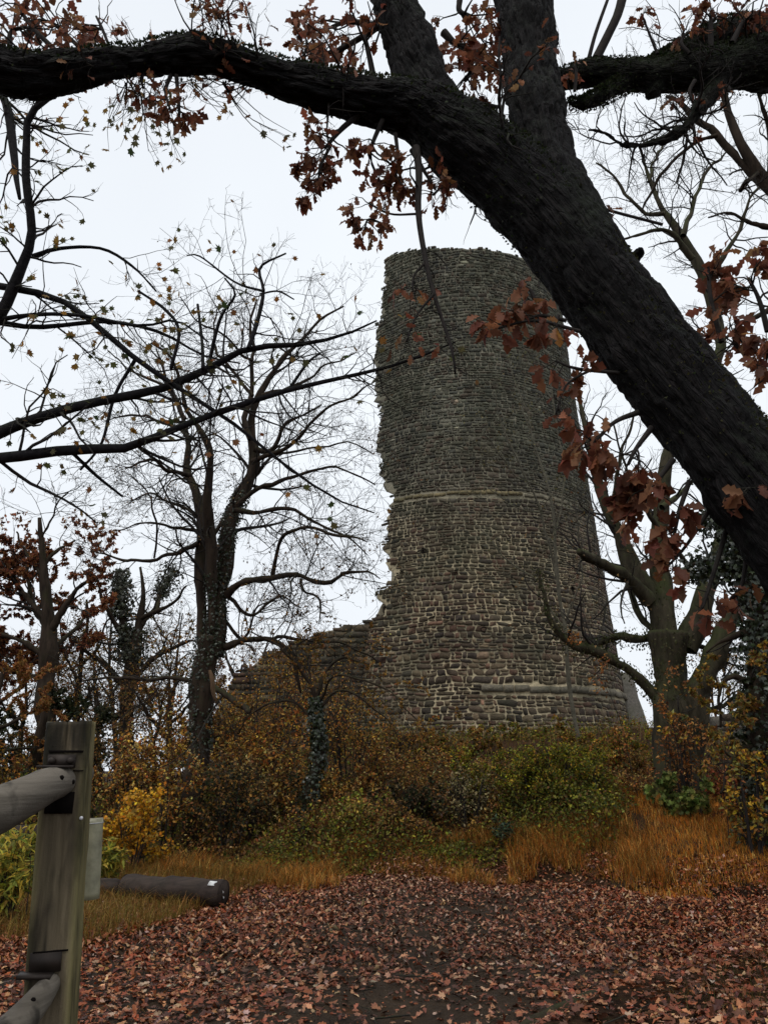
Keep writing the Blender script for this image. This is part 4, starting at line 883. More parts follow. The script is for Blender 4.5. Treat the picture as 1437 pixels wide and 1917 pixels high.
ivy_on(t3, [(PS3[6],RS3[6],.35),(PS3[5],RS3[5],.2),(PS3[0][8:],RS3[0][8:],.3),(PS3[1][:3],RS3[1][:3],.15)], 2400, 9, (.0,.16), ((.06,.06,.022),(.04,.05,.018),(.09,.08,.04)), (.03,.06), DIA, 'moss', M_far)
T4 = [[(1640,1560,45),(1600,1200,38),(1560,900,32),(1520,650,24),(1470,430,15),(1440,345,11),(1402,300,8),(1375,240,6.5),(1358,190,5),(1350,120,3)],
 [(1455,370,9),(1400,318,8),(1340,250,7),(1300,222,5),(1250,180,3)],[(1420,320,4),(1400,345,4),(1390,355,4),(1402,330,3)],[(1440,345,6),(1437,260,5),(1420,180,3),(1400,120,2)],
 [(1340,250,4),(1290,270,3.5),(1230,330,3),(1200,400,1.5)],[(1470,430,7),(1420,420,5),(1370,400,3),(1320,410,1.5)],[(1510,600,8),(1450,580,6),(1400,600,4),(1350,640,2)]]
wood('bare ash with forking branches beyond the frame at the right', 'bare_tree', T4, 11.5, 43, [(3.4,(.5,1.3),8,.005),(4.2,(.3,.8),6,.004),(4.5,(.15,.4),5,.003)], depth=1.)
# ivy tree at the right edge
T5 = [[(1432,1600,20),(1424,1480,20),(1422,1350,22),(1428,1200,22),(1408,1080,20),(1385,1010,17),(1390,940,14),(1410,850,10)],
 [(1400,1060,10),(1350,1060,8),(1320,1050,5),(1290,1080,2)],[(1425,1180,10),(1380,1190,7),(1350,1200,4),(1320,1220,2)],[(1422,1350,8),(1380,1340,6),(1350,1380,2)],[(1425,1250,8),(1460,1150,6),(1480,1050,4)],[(1390,1010,7),(1350,980,5),(1320,960,3)],
 [(1424,1300,6),(1370,1270,5),(1350,1300,3),(1345,1360,2)],[(1424,1400,6),(1380,1400,5),(1360,1440,3),(1350,1480,2)]]
YG = [(.38,.25,.04),(.22,.18,.05),(.34,.17,.04),(.20,.10,.04),(.16,.16,.06)]
t5, PS5, RS5 = wood('trunk wrapped in dark ivy with yellowing leaves at the right edge', 'ivy_tree', T5, 11.0, 47, [(3.5,(.4,1.0),7,.005),(5,(.2,.6),5,.003),(5,(.1,.3),4,.0025)], depth=.5,
    leaves=(3400,(.05,.085),YG,lambda u, v, r: (v > 1090) & (v < 1520) & (r.random(len(u)) < .9)))
ivy_on(t5, [(PS5[0],RS5[0],.6),(PS5[1],RS5[1],.12),(PS5[5],RS5[5],.1),(PS5[0][6:],RS5[0][6:],.18)], 6500, 12, (.02,.34), size=(.06,.10))
# small leaning ivy stem before the wall
T2 = [[(546,1622,10),(560,1570,13),(575,1515,14),(590,1450,12),(602,1400,9),(594,1345,9),(588,1300,7)],
 [(588,1305,6),(570,1270,5),(548,1245,4),(520,1215,2.5),(470,1190,1.5)],[(588,1300,5),(600,1260,4),(640,1230,3),(700,1240,1.5)],[(592,1320,4),(640,1300,3),(700,1330,2),(740,1400,1.2)],
 [(588,1300,4),(560,1250,3),(560,1210,2),(600,1190,1.2)],[(594,1345,4),(540,1310,3),(480,1330,2),(440,1380,1.2)],[(590,1310,4),(640,1270,3),(720,1290,2),(800,1370,1.2)]]
OL = [(.24,.15,.03),(.32,.17,.03),(.16,.12,.03),(.27,.11,.03),(.11,.06,.022)]
t2, PS2, RS2 = wood('small leaning stem thick with ivy and arching twigs before the low wall', 'ivy_tree', T2, 12.6, 49, [(4.5,(.4,1.1),6,.004),(5.5,(.2,.6),5,.003),(5,(.1,.3),4,.0022)], rs=.8, depth=1.0, leaves=(3000,(.03,.055),OL))
ivy_on(t2, [(PS2[0],RS2[0],.75),(PS2[0][9:],RS2[0][9:],.25)], 2600, 14, (.0,.11), size=(.045,.07))
# pale sapling in front of the tower
T6 = [[(1085,1400,7),(1068,1290,7),(1054,1180,6),(1047,1080,6),(1042,1000,5),(1030,920,4),(1005,840,3),(975,760,2)],
 [(1047,1080,4),(1010,960,3.5),(990,900,3),(940,800,2.2),(930,730,1.3)],[(1042,1000,4),(1060,900,3),(1040,800,2.4),(1030,700,1.5)],[(1030,920,3),(960,880,2.4),(900,800,1.5)],
 [(1054,1180,4),(1000,1090,3),(930,1030,2),(880,960,1.2)],[(1054,1180,3.5),(1090,1060,3),(1080,950,2),(1100,850,1.2)],[(1005,840,2.4),(960,700,1.8),(950,600,1.1)],[(1040,800,2),(1010,680,1.6),(1000,600,1)],[(1010,960,2.6),(970,950,2),(900,900,1.2)]]
wood('pale slender sapling with fine bare twigs in front of the tower', 'sapling', T6, 17.5, 53, [(3.6,(.5,1.5),7,.006),(4,(.3,.9),5,.004),(4,(.15,.45),4,.003)], bark=M_greytwig, twig=M_greytwig, rs=.55, depth=1., up=(.06,.06,.05), leaves=(500,(.04,.07),[(.16,.14,.06)]))
# trees behind, at the left
RUST = [(.24,.085,.045),(.30,.12,.05),(.17,.06,.035),(.33,.15,.06),(.10,.05,.035)]
T7 = [[(84,1500,22),(84,1380,22),(86,1280,21),(90,1180,19),(86,1110,13),(80,1050,8),(74,970,4)],[(88,1190,10),(120,1140,8),(150,1100,5),(180,1085,3)],[(86,1160,9),(50,1120,7),(20,1080,5),(-10,1060,3)],[(82,1060,5),(110,1030,4),(140,1010,2)],
 [(80,1080,5),(50,1040,3),(30,1000,2)],[(86,1230,8),(40,1200,6),(0,1190,4),(-40,1180,2)],[(90,1180,8),(60,1130,6),(50,1060,3)],[(88,1220,7),(130,1190,5),(160,1150,3)],[(86,1270,7),(40,1260,5),(-10,1250,3)],[(78,1010,3),(95,960,2),(130,920,1.3)]]
wood('rust leaved oak with a dark trunk behind the fence post', 'oak_tree', T7, 21, 61, [(3.4,(.7,2.0),7,.010),(3.6,(.4,1.2),5,.006),(3.6,(.2,.6),4,.005)], depth=1.5, rs=.78, leaves=(24000,(.08,.14),RUST,lambda u, v, r: (r.random(len(u)) < np.clip((v-950)/90, 0, 1)) & (v < 1370)))
T8 = [[(232,1480,13),(236,1380,13),(242,1280,13),(254,1210,12),(262,1160,8),(268,1120,5),(262,1060,2)],[(246,1260,9),(235,1200,8),(228,1150,7),(226,1110,4),(220,1070,2)],[(262,1170,6),(290,1140,5),(300,1110,3),(330,1060,1.5)],[(240,1300,6),(280,1240,5),(330,1210,3),(370,1200,1.5)],[(240,1300,6),(200,1250,5),(160,1220,3),(130,1200,1.5)],[(236,1200,5),(200,1140,4),(180,1080,2)],[(262,1160,5),(320,1130,3),(350,1100,1.5)]]
t8, PS8, RS8 = wood('bare forked tree with two ivy heads between the post and the twin stem', 'bare_tree', T8, 23, 63, [(2.4,(.7,1.9),7,.009),(3.4,(.4,1.1),5,.006),(3.5,(.2,.5),4,.005)], depth=1.5, leaves=(1500,(.06,.1),OL,lambda u, v, r: v > 1150))
ivy_on(t8, [(PS8[1][7:],RS8[1][7:],.45),(PS8[2][7:],RS8[2][7:],.2),(PS8[1][2:7],RS8[1][2:7],.2),(PS8[0][7:10],RS8[0][7:10],.15)], 3200, 15, (.0,.42), ((.03,.036,.018),(.045,.05,.025)), (.08,.13))
BGT = [('slim trunk with fine twigs behind the top of the fence post','bare_tree',[[(140,1480,8),(142,1380,8),(146,1290,7),(158,1200,5),(165,1120,3)],[(146,1290,4),(120,1220,3),(110,1150,1.6)],[(150,1250,4),(190,1200,3),(210,1140,1.5)],[(142,1360,4),(170,1300,3),(190,1240,2)]],24,[(3.4,(.6,1.8),6,.008),(4,(.35,1.),5,.006),(3,(.2,.5),4,.005)],(600,(.07,.11),OL)),
 ('orange leaved tree at the far left edge behind the rail','orange_tree',[[(-30,1500,12),(-20,1400,12),(-10,1320,9),(0,1260,6),(10,1220,3)],[(-10,1320,6),(30,1290,4),(60,1270,2)],[(-15,1370,6),(30,1350,4),(70,1330,2)],[(-20,1430,5),(20,1410,4),(60,1400,2)],[(-20,1450,5),(20,1460,4),(50,1450,2)]],18,[(4,(.5,1.3),6,.006),(5,(.3,.8),5,.004)],(4200,(.06,.10),[(.34,.15,.05),(.24,.10,.04),(.28,.17,.05)])),
 ('reddish twiggy tree just behind the left end of the low wall','bare_tree',[[(470,1480,9),(472,1380,9),(478,1300,7),(490,1240,4),(500,1200,2)],[(476,1330,5),(440,1270,4),(420,1220,2)],[(478,1300,5),(520,1260,4),(560,1230,2)],[(472,1380,5),(430,1340,4),(400,1310,2)]],29,[(4,(.6,1.7),6,.008),(5,(.35,1.),5,.006),(3,(.2,.5),4,.005)],(1500,(.07,.11),[(.22,.10,.07),(.17,.07,.05),(.2,.12,.05)])),
 ('dense evergreen mass of a tree behind the post on the left','evergreen_tree',[[(60,1540,14),(62,1460,14),(70,1400,12),(80,1340,8),(84,1290,4)],[(66,1430,7),(20,1400,5),(-20,1380,3)],[(70,1400,7),(110,1370,5),(150,1350,3)],[(62,1470,7),(120,1450,5),(160,1430,3)],[(62,1470,7),(20,1460,5),(-20,1450,3)]],19.5,[(4.5,(.6,1.4),6,.007),(5,(.3,.8),5,.005)],(7500,(.08,.13),[(.022,.030,.014),(.035,.042,.02),(.05,.05,.022)])),
 ('thin dark stemmed tree between the rust oak and the twin stem','bare_tree',[[(185,1500,7),(184,1400,7),(180,1330,5),(178,1250,3),(190,1180,2)],[(182,1360,4),(210,1300,3),(240,1240,1.5)],[(184,1400,4),(150,1330,3),(130,1260,1.5)]],26,[(4,(.6,1.7),6,.008),(4.5,(.35,1.),5,.006),(3,(.2,.5),4,.005)],(700,(.07,.11),OL)),
 ('brown leaved young tree behind the broken limb of the twin stem','brown_tree',[[(320,1500,8),(318,1420,8),(315,1350,6),(320,1290,4),(330,1240,2)],[(316,1380,5),(280,1340,4),(260,1300,2)],[(316,1360,5),(360,1320,4),(400,1300,2)],[(318,1420,5),(270,1400,4),(240,1380,2)],[(318,1420,5),(380,1390,4),(430,1370,2)]],20,[(4.5,(.5,1.4),6,.007),(5,(.3,.8),5,.005)],(4200,(.05,.085),[(.16,.09,.035),(.20,.10,.035),(.11,.06,.03),(.22,.15,.05)]))]
def auto(px, pb, ptop, spread, r0, seed):
    r = np.random.default_rng(seed); L_ = [[(px+r.normal()*4, pb, r0), (px+r.normal()*5, pb*.6+ptop*.4, r0*.8), (px+r.normal()*10, pb*.3+ptop*.7, r0*.5), (px+r.normal()*12, ptop, 1.2)]]
    for k in range(11):
        f = r.uniform(.3, .85); y_ = pb*(1-f)+ptop*f; s_ = (1 if k % 2 else -1)*spread*r.uniform(.5, 1)*(1.2-f); L_.append([(px, y_, r0*.5*(1.1-f)+1), (px+s_*.5, y_-spread*r.uniform(.2,.5), 2.2), (px+s_, y_-spread*r.uniform(.3,1.0), 1.)])
    return L_
for q in [('hazy twiggy tree crown above the tip of the fence post', 110, 1500, 1190, 80, 7, 27, 201, OL),('bare twiggy tree behind the forked ivy headed tree', 215, 1500, 1110, 90, 7, 30, 202, OL),('fine twigged tree just left of the twin stemmed trunk', 320, 1500, 1150, 90, 7, 28, 203, BRN),
          ('pinkish twigged tree right of the twin stemmed trunk', 440, 1500, 1230, 80, 6, 31, 204, [(.22,.10,.07),(.17,.08,.05)]),('brown leaved tree low at the left edge of the wood', 30, 1520, 1210, 90, 8, 25, 205, RUST+OL),('small brown tree between the forked tree and the post', 175, 1530, 1270, 70, 6, 22, 206, ORB),('small dark tree filling the gap beside the twin trunk', 295, 1530, 1260, 75, 6, 21, 207, BRN+OL),
          ('spindly tree in the gap right of the stout grey tree', 1350, 1500, 1180, 60, 5, 24, 208, OL)]:
    BGT.append((q[0], 'bare_tree', auto(*q[1:6], q[7]), q[6], [(3.6,(.6,1.9),6,.007),(4.6,(.35,1.),4,.005),(4.2,(.2,.55),3,.004)], (1900,(.05,.09),q[8])))
for i, (lb, nm, lm, Y, lv, lf) in enumerate(BGT): wood(lb, nm, lm, Y, 70+i, lv, rs=.75, depth=1.3, leaves=lf)

# ------------------------------------------------------------------ SHRUBS
def shrub(label, px, py, Y, w, h, cols, size, n, seed, name='shrub', stems=9, tpl=SIMPLE, twigcol=M_twig, cat='bush', full=.5, lean=0, group=None, material=None):
    """px,py = photo pixel of its foot or middle; w,h in photo px of the whole bush (height measured up from the soil)"""
    r = np.random.default_rng(seed); p, m = pt(px, py, Y); x0 = p[0]; g = float(hz(x0, Y)); W_ = w*m; H_ = max(.35, pt(px, py-h, Y)[0][2]-g)
    t = thing(name, label, cat, (x0, Y, g), group); P, R = [], []
    for s in range(stems):
        a = r.uniform(0, 2*math.pi); q = r.uniform(.2, 1)**.6; top = np.array([x0+lean*H_+math.cos(a)*W_*.5*q*.75, Y+math.sin(a)*W_*.4*q*.75, g+H_*(1.0-.35*q**2)*r.uniform(.75,1)])
        b0 = np.array([x0+math.cos(a)*W_*.14*q, Y+math.sin(a)*W_*.10*q, g-.05]); mid = b0*.45+top*.55; mid[2] += H_*.10; mid += r.normal(size=3)*W_*.03
        a1, a2 = spline(np.array([b0, mid, top]), [.006+.006*H_, .004+.004*H_, .003], 9); P.append(a1); R.append(a2)
    P, R = np.array(P), np.array(R); S = min(W_, H_)
    nc = max(3, stems//2); cb_ = np.stack([x0+r.normal(size=nc)*W_*.3, Y+r.normal(size=nc)*W_*.15, 0*r.random(nc)], 1); cb_[:,2] = hz(cb_[:,0], cb_[:,1]); cane = []
    for q in cb_:
        hh_ = H_*r.uniform(.8, 1.35); dx = r.normal(size=2)*.3*hh_; cane.append(spline(np.array([q, q+[dx[0]*.3, dx[1]*.3, hh_*.6], q+[dx[0], dx[1], hh_*r.uniform(.8, 1.05)]]), [.006, .0045, .002], 9))
    P = np.concatenate([P, np.array([c[0] for c in cane])]); R = np.concatenate([R, np.array([c[1] for c in cane])])
    A, AR = grow(r, P, R, total=stems*7, length=(.2*S,.45*S), ang=(25,70), M=6, wig=.2, up=.02, t0=.12, rmin=.0025)
    B, BR = grow(r, A, AR, total=stems*26, length=(.08*S,.2*S), ang=(25,70), M=5, wig=.25, up=.0, rmin=.002)
    mb = MB(); tubes(mb, P, R, 6); tubes(mb, A, AR, 4); tubes(mb, B, BR, 3); mb.build('stems', twigcol, t, smooth=True, kind='stuff')
    n = int(n*.85); n1 = int(n*full); p1, d1 = on_twigs(r, B, n1, .1); p2, d2 = on_twigs(r, A, n-n1, .1)
    p = np.concatenate([p1, p2])+r.normal(size=(n,3))*.03*S; d = nrm(np.concatenate([d1, d2])+r.normal(size=(n,3))*.8+np.array([0,0,-.3]))
    p[:,2] = np.maximum(p[:,2], hz(p[:,0], p[:,1])+.01)
    m1 = MB(); put(m1, tpl, p, d, nrm(r.normal(size=(n,3))+np.array([0,-.3,.8])), r.uniform(*size, n), pal(r, warm(cols, 1.3, 1.08), n, .75)); m1.build('leaves', material or M_far, t, kind='stuff')
    return t
shrub('bright amber yellow bush right of the fence post', 238, 1640, 11.4, 175, 165, AMB+[(.3,.2,.05)], (.035,.06), 3600, 101, stems=9, tpl=MAPLE)
shrub('brown and beige leaved bush behind the amber bush', 250, 1600, 14.5, 230, 230, ORB+[(.24,.2,.1)], (.05,.08), 4800, 102, stems=12)
shrub('dark tangled bush at the foot of the twin stemmed tree', 425, 1610, 12.3, 170, 170, DGR+BRN[:2], (.04,.07), 3600, 103, stems=12)
shrub('orange yellow leaved shrub between the twin stem and the leaning stem', 485, 1600, 14.0, 200, 260, ORB, (.045,.08), 5200, 104, stems=13)
shrub('tawny shrub in front of the low wall', 650, 1590, 13.4, 250, 150, ORB+[(.34,.26,.1)], (.04,.065), 5200, 105, stems=15)
shrub('olive shrub leaning over the left end of the low wall', 480, 1590, 19, 250, 380, OL+BRN+ORB, (.04,.07), 5200, 106, stems=14)
shrub('rust brown shrub against the middle of the low wall', 600, 1590, 20.5, 230, 370, BRN+OL+ORB, (.04,.065), 3600, 107, stems=14)
shrub('lime green leafy plant right of the leaning ivy stem', 655, 1615, 12.6, 130, 120, LIM, (.05,.09), 1500, 108, stems=9)
shrub('dark brown thicket with painted shade in the middle of the bank', 790, 1620, 12.6, 200, 150, DGR+BRN[2:3], (.04,.07), 4200, 109, stems=14)  # dark leaf colours paint the shade of a hollow in the bank
shrub('straw coloured climber with pale seed heads on the bank', 880, 1610, 12.3, 110, 190, STR, (.03,.055), 1100, 110, stems=10)
shrub('large green bramble mound below the tower', 1030, 1620, 12.6, 330, 232, GRN+OL[:1], (.03,.055), 17000, 111, stems=22)
shrub('green bramble hump left of the big mound', 905, 1620, 12.9, 170, 190, GRN+BRN[:2], (.03,.055), 8000, 112, stems=16)
shrub('small blue green bush at the path edge', 945, 1630, 11.6, 62, 80, [(.03,.05,.03),(.05,.075,.045),(.02,.03,.02)], (.04,.07), 800, 113, stems=7)
shrub('orange tinged bush left of the stout grey tree', 1175, 1540, 14.2, 130, 130, ORB+GRN[:2], (.04,.07), 3200, 114, stems=10)
shrub('fresh green bush at the foot of the stout grey tree', 1275, 1545, 12.0, 140, 75, [(.10,.13,.035),(.07,.10,.03),(.15,.15,.05)], (.06,.10), 1500, 115, stems=9, tpl=MAPLE)
shrub('russet leaved bush climbing the grey trunk', 1290, 1530, 12.4, 150, 230, [(.22,.09,.03),(.16,.07,.03),(.26,.15,.06)], (.04,.075), 1500, 116, stems=9)
shrub('red and orange undergrowth bush left of the ivy trunk', 1375, 1540, 12.2, 120, 110, [(.22,.07,.04),(.26,.12,.04),(.16,.06,.035)], (.04,.075), 1600, 117, stems=9)
shrub('yellow leaved shrub at the foot of the ivy trunk', 1405, 1560, 10.6, 110, 190, YG, (.045,.08), 1500, 118, stems=8)
shrub('tan shrub under the right side of the tower', 1120, 1590, 17.0, 250, 200, GRN+BRN+OL, (.04,.07), 5200, 119, stems=14)
shrub('dim brown shrub below the centre of the tower', 850, 1600, 16.5, 240, 195, BRN+GRN[:1], (.05,.09), 5200, 120, stems=14)
shrub('low rusty scrub between the wall and the tower base', 730, 1590, 17.0, 200, 215, ORB+BRN, (.04,.07), 3000, 121, stems=13)
shrub('bronze bush far left behind the green plants', 20, 1600, 15.0, 180, 130, ORB+DGR, (.05,.09), 3000, 122, stems=10)
shrub('dark evergreen bush behind the post at the left', 110, 1600, 13.8, 160, 150, DGR+GRN[:1], (.05,.08), 3600, 123, stems=10)
shrub('copper leaved sapling bush leaning before the wall', 700, 1600, 13.4, 90, 230, ORB, (.04,.065), 700, 124, stems=6, lean=-.12)
shrub('thin brown scrub left of the twin stemmed tree', 310, 1610, 12.6, 110, 200, ORB+[(.24,.2,.1)], (.045,.075), 1700, 125, stems=8)
for q in [('dim brown thicket far behind the amber bush', 180, 1560, 19, 230, 190, BRN+DGR, 5200, 140),('grey brown thicket far behind the twin stem', 360, 1560, 20, 220, 200, BRN+ORB, 5200, 141),('dark thicket behind the fence post top', 60, 1560, 20, 230, 180, DGR+BRN, 5200, 142),('olive thicket far left beyond the green plants', -40, 1580, 16, 180, 180, DGR+OL, 3600, 143),('beige leaved thicket between the twin stem and the wall', 450, 1560, 22, 200, 230, ORB+OL, 4600, 144)]:
    shrub(q[0], q[1], q[2], q[3], q[4], q[5], q[6], (.05,.085), q[7], q[8], name='thicket', stems=14)
for q in [('olive brown scrub on the crest under the middle of the tower', 960, 1600, 18.0, 240, 205, BRN+GRN, 3600, 150),('sparse yellow leaved shrub before the middle of the low wall', 650, 1600, 15.5, 170, 310, OL+ORB, 1900, 151),
          ('thin brown shrub where the low wall meets the tower', 745, 1600, 16.0, 150, 260, OL+BRN, 900, 152),('golden brown bush on the crest behind the dark thicket', 800, 1600, 15.0, 170, 190, ORB+OL, 2600, 153),
          ('mossy green scrub on the crest left of the stout grey tree', 1180, 1590, 15.6, 170, 215, GRN+OL, 3000, 154),('brown scrub in front of the ivy stem and wall', 520, 1600, 15.0, 170, 210, BRN+OL, 2600, 155),('pale beige seedy shrub left of the leaning ivy stem', 450, 1600, 13.0, 130, 190, [(.36,.29,.13),(.24,.17,.06),(.10,.06,.03)], 1500, 156)]:
    shrub(q[0], q[1], q[2], q[3], q[4], q[5], q[6], (.035,.065), q[7], q[8], stems=12)
# tall yellow-green herbs behind the fence
rng = np.random.default_rng(9)
for i, (x_, Yq, w_, h_) in enumerate([(20,9.6,120,125),(85,9.9,110,120),(10,8.2,110,100),(190,10.2,60,95),(-30,10.6,100,130)]):
    lb = ['lime yellow leafy herbs behind the rail at the left edge','lime herbs right behind the fence post','low yellowing herbs below the rail at the left','tall green herb clump beside the plastic sleeve','pale herbs at the far left behind the others'][i]
    shrub(lb, x_, 1680, Yq, w_, h_, LIM+[(.30,.22,.05)], (.07,.12), 1300, 130+i, name='herb_clump', stems=16, tpl=LANCE, cat='plant', material=M_leaf)

# ------------------------------------------------------------------ GRASS, UNDERGROWTH, FALLEN LEAVES
def blades(mb, rng, x, y, h, w, cols, lean=.35):
    n = len(x); z = hz(x, y); a = rng.uniform(0, 2*math.pi, n); d = np.stack([np.cos(a), np.sin(a), 0*a], 1); s = np.stack([-np.sin(a), np.cos(a), 0*a], 1)
    s = nrm(s+np.array([.6,0,0])); b0 = np.stack([x, y, z-.01], 1); l = (h*rng.uniform(.1, 1, n)*lean*2)[:,None]
    p1 = b0+d*l*.25+np.array([0,0,1])*h[:,None]*.55; p2 = b0+d*l+np.array([0,0,1])*h[:,None]*rng.uniform(.6, 1, n)[:,None]; ww = np.broadcast_to(w, n)[:,None]
    V = np.stack([b0-s*ww, b0+s*ww, p1-s*ww*.7, p1+s*ww*.7, p2], 1).reshape(-1,3); o = (np.arange(n)*5)[:,None]
    mb.add(V, [o+np.array([[0,1,3,2]]), o+np.array([[2,3,4]])], np.repeat(pal(rng, cols, n, .35), 5, 0))
def scatter(rng, n, x0, x1, y0, y1, mask):
    x, y = rng.uniform(x0, x1, n), rng.uniform(y0, y1, n); k = mask(x, y); return x[k], y[k]
OG = [(.78,.29,.035),(.62,.22,.035),(.85,.45,.13),(.42,.17,.035),(.36,.22,.05)]
def edge_y(x): return 10.45+.35*np.sin(x*1.3)+.25*np.sin(x*3.1+1)-1.0*sst(2.0, 5, x)+.5*sst(-1, -3, x)
mb = MB()
x, y = scatter(rng, 100000, 1.6, 9.5, 8.8, 14.5, lambda x, y: (y > edge_y(x)+.25*(noise(np.stack([x*2, y*2, x*0], -1), 3))+.15*noise(np.stack([x*7, y*7, x*0], -1), 33)) & (x > 2.5+.55*(y-10.3)+.9*noise(np.stack([x*1.3, y*1.3, x*0], -1), 13)) & (rng.random(len(x)) < .9)); blades(mb, rng, x, y, rng.uniform(.05,.16,len(x))*(1+.25*noise(np.stack([x*1.5, y*1.5, x*0], -1), 14)), .0032, OG, .7)
tag(mb.build('dry_grass', M_grass, kind='stuff'), 'orange dry grass bank rising at the right of the path', 'grass')
mb = MB(); x, y = scatter(rng, 52000, -3.6, 3.4, 9.8, 12.0, lambda x, y: (y > edge_y(x)+.45*noise(np.stack([x*2, y*2, x*0], -1), 6)+.3*noise(np.stack([x*7, y*7, x*0], -1), 36)) & (noise(np.stack([x*1.4, y*1.4, x*0], -1), 16) > -.45)); blades(mb, rng, x, y, rng.uniform(.05,.24,len(x))*(1+.8*noise(np.stack([x*2.6, y*2.6, x*0], -1), 15)), .0032, OG[1:]+[(.16,.13,.04),(.12,.07,.03)], .9)
tag(mb.build('dry_grass', M_grass, kind='stuff'), 'tawny tufted grass strip along the far edge of the path', 'grass')
mb = MB(); x, y = scatter(rng, 60000, -6.5, -1.2, 6.6, 11.5, lambda x, y: (x < -1.75-.28*(10-y)*.9+.25*noise(np.stack([x*2.5, y*2.5, x*0], -1), 7)) & (y > 7.3-.35*(x+4)*0+.6*noise(np.stack([x, y, x*0], -1), 8)) & (rng.random(len(x)) < .75)); blades(mb, rng, x, y, rng.uniform(.05,.26,len(x)), .0032, [(.26,.17,.04),(.17,.14,.035),(.34,.22,.07),(.24,.11,.03)], 1.0)
tag(mb.build('grass', M_grass, kind='stuff'), 'yellow green grass around the fallen logs at the left', 'grass')
mb = MB(); x, y = scatter(rng, 5000, 1.6, 4.2, 4.6, 7.2, lambda x, y: ((x-1.0)*.70-(y-5.35)*.71 > .55+.4*noise(np.stack([x*2, y*2, x*0], -1), 9))); blades(mb, rng, x, y, rng.uniform(.04,.14,len(x)), .002, [(.05,.06,.02),(.08,.07,.025),(.16,.10,.03)], .7)
tag(mb.build('grass', M_grass, kind='stuff'), 'short dark grass on the small bank in the lower right corner', 'grass')
mb = MB(); n = 70000; x, y = scatter(rng, n, -12, 13, 10.6, 25, lambda x, y: (y > edge_y(x)+.7) & ((x < 2.8+.55*(y-10.3)) | (y > 13)) & (rng.random(len(x)) < 1.25-.035*y)); n = len(x)
h = .42*np.clip(.55+.8*noise(np.stack([x*1.3, y*1.3, x*0], -1), 21)+.3*noise(np.stack([x*4, y*4, x*0], -1), 22), .05, 1.6)*rng.random(n)**.6; p = np.stack([x, y, hz(x, y)+h], 1); put(mb, DIA, p, nrm(rng.normal(size=(n,3))), nrm(rng.normal(size=(n,3))+np.array([0,-.5,1.])), rng.uniform(.035,.075,n), pal(rng, BRN+GRN+GRN+ORB[:1], n, .45))
n = 60000; x, y = scatter(rng, n, -3.5, 4.6, 10.9, 14.5, lambda x, y: (y > edge_y(x)+.55) & (x < 2.7+.55*(y-10.3))); n = len(x); cl_ = np.clip(.5+.9*noise(np.stack([x*1.1, y*1.1, x*0], -1), 61)+.4*noise(np.stack([x*3, y*3, x*0], -1), 62), .08, 1.5)*sst(0, .8, y-edge_y(x)-.4)
p = np.stack([x, y, hz(x, y)+.55*cl_*rng.random(n)**.5], 1); gm = (noise(np.stack([x*.8, y*.8, x*0], -1), 63) > -.1)[:,None]
put(mb, DIA, p, nrm(rng.normal(size=(n,3))), nrm(rng.normal(size=(n,3))+np.array([0,-.6,.9])), rng.uniform(.03,.06,n), np.where(gm, pal(rng, GRN+GRN+BRN[:1], n, .5), pal(rng, ORB+BRN, n, .5)))
x, y = scatter(rng, 24000, -9, 12, 11.0, 25, lambda x, y: (y > edge_y(x)+.9)); blades(mb, rng, x, y, rng.uniform(.1,.4,len(x)), .003, BRN+GRN+ORB, .6)
tag(mb.build('undergrowth', M_far, kind='stuff'), 'tangle of weeds and dead leaves covering the bank below the tower', 'undergrowth')

# fallen leaves
rng = np.random.default_rng(77)
def dens(x, y):
    c = .30+.35*noise(np.stack([x*.9, y*.9, x*0], -1), 50)+.25*noise(np.stack([x*3, y*3, x*0], -1), 51)
    mid = np.exp(-((x-.35-.06*(y-6))/1.35)**2)*sst(11, 9, y)
    return np.clip(c+1.0-1.06*mid, .08, 1)
x, y = rng.uniform(-7, 8, 130000), 3.9+(12.4-3.9)*rng.random(130000)**1.0
k = (rng.random(len(x)) < dens(x, y)*.9) & (y < edge_y(x)+.75) & (np.abs(x) < y*.62+.6); x, y = x[k], y[k]; n = len(x)
LC = np.array([(.22,.058,.019),(.30,.088,.028),(.14,.036,.014),(.37,.15,.060),(.070,.020,.010),(.27,.058,.017),(.50,.27,.14),(.11,.038,.019)])
T = pal(rng, LC, n, .35); yel = rng.random(n) < .012; T[yel] = (.34,.17,.04); pl = rng.random(n) < .05; T[pl] = pal(rng, [(.42,.29,.21),(.36,.23,.16)], pl.sum())
mid = np.exp(-((x-.25-.06*(y-6))/1.5)**2)[:,None]; g_ = T.mean(1, keepdims=True); T = T*(1-.35*mid)+.35*mid*g_*np.array([1.25,1.0,.8])*.8
S = rng.uniform(.024,.062,n)*np.where(rng.random(n) < .12, 1.35, 1); D = rng.normal(size=(n,3))*np.array([1,1,.16]); NR = nrm(rng.normal(size=(n,3))*.36+np.array([0,0,1.]))
P = np.stack([x, y, hz(x, y)+.012+.022*rng.random(n)*(.4+dens(x, y))], 1); zs = rng.uniform(.4,2.6,n)*np.where(rng.random(n) < .35, -1, 1)
key = S/y**1.0*(np.abs(x) < y*.48)*(y > 4.9)*(rng.random(n) > .3); o = np.argsort(-key); sing, rest = o[:298], o[298:]
from mathutils import Matrix
metas = []
for q in range(20):
    m1 = MB(); put(m1, [OAKL, OAK, MAPLE][q % 3] if q < 14 else OAKL, np.zeros((1,3)), np.array([[0,1.,0]]), np.array([[0,0,1.]]), 1.0, T[rng.integers(0, n)][None], rng.uniform(.5,2.4,1)); metas.append(m1.mesh('leaf', M_litter))
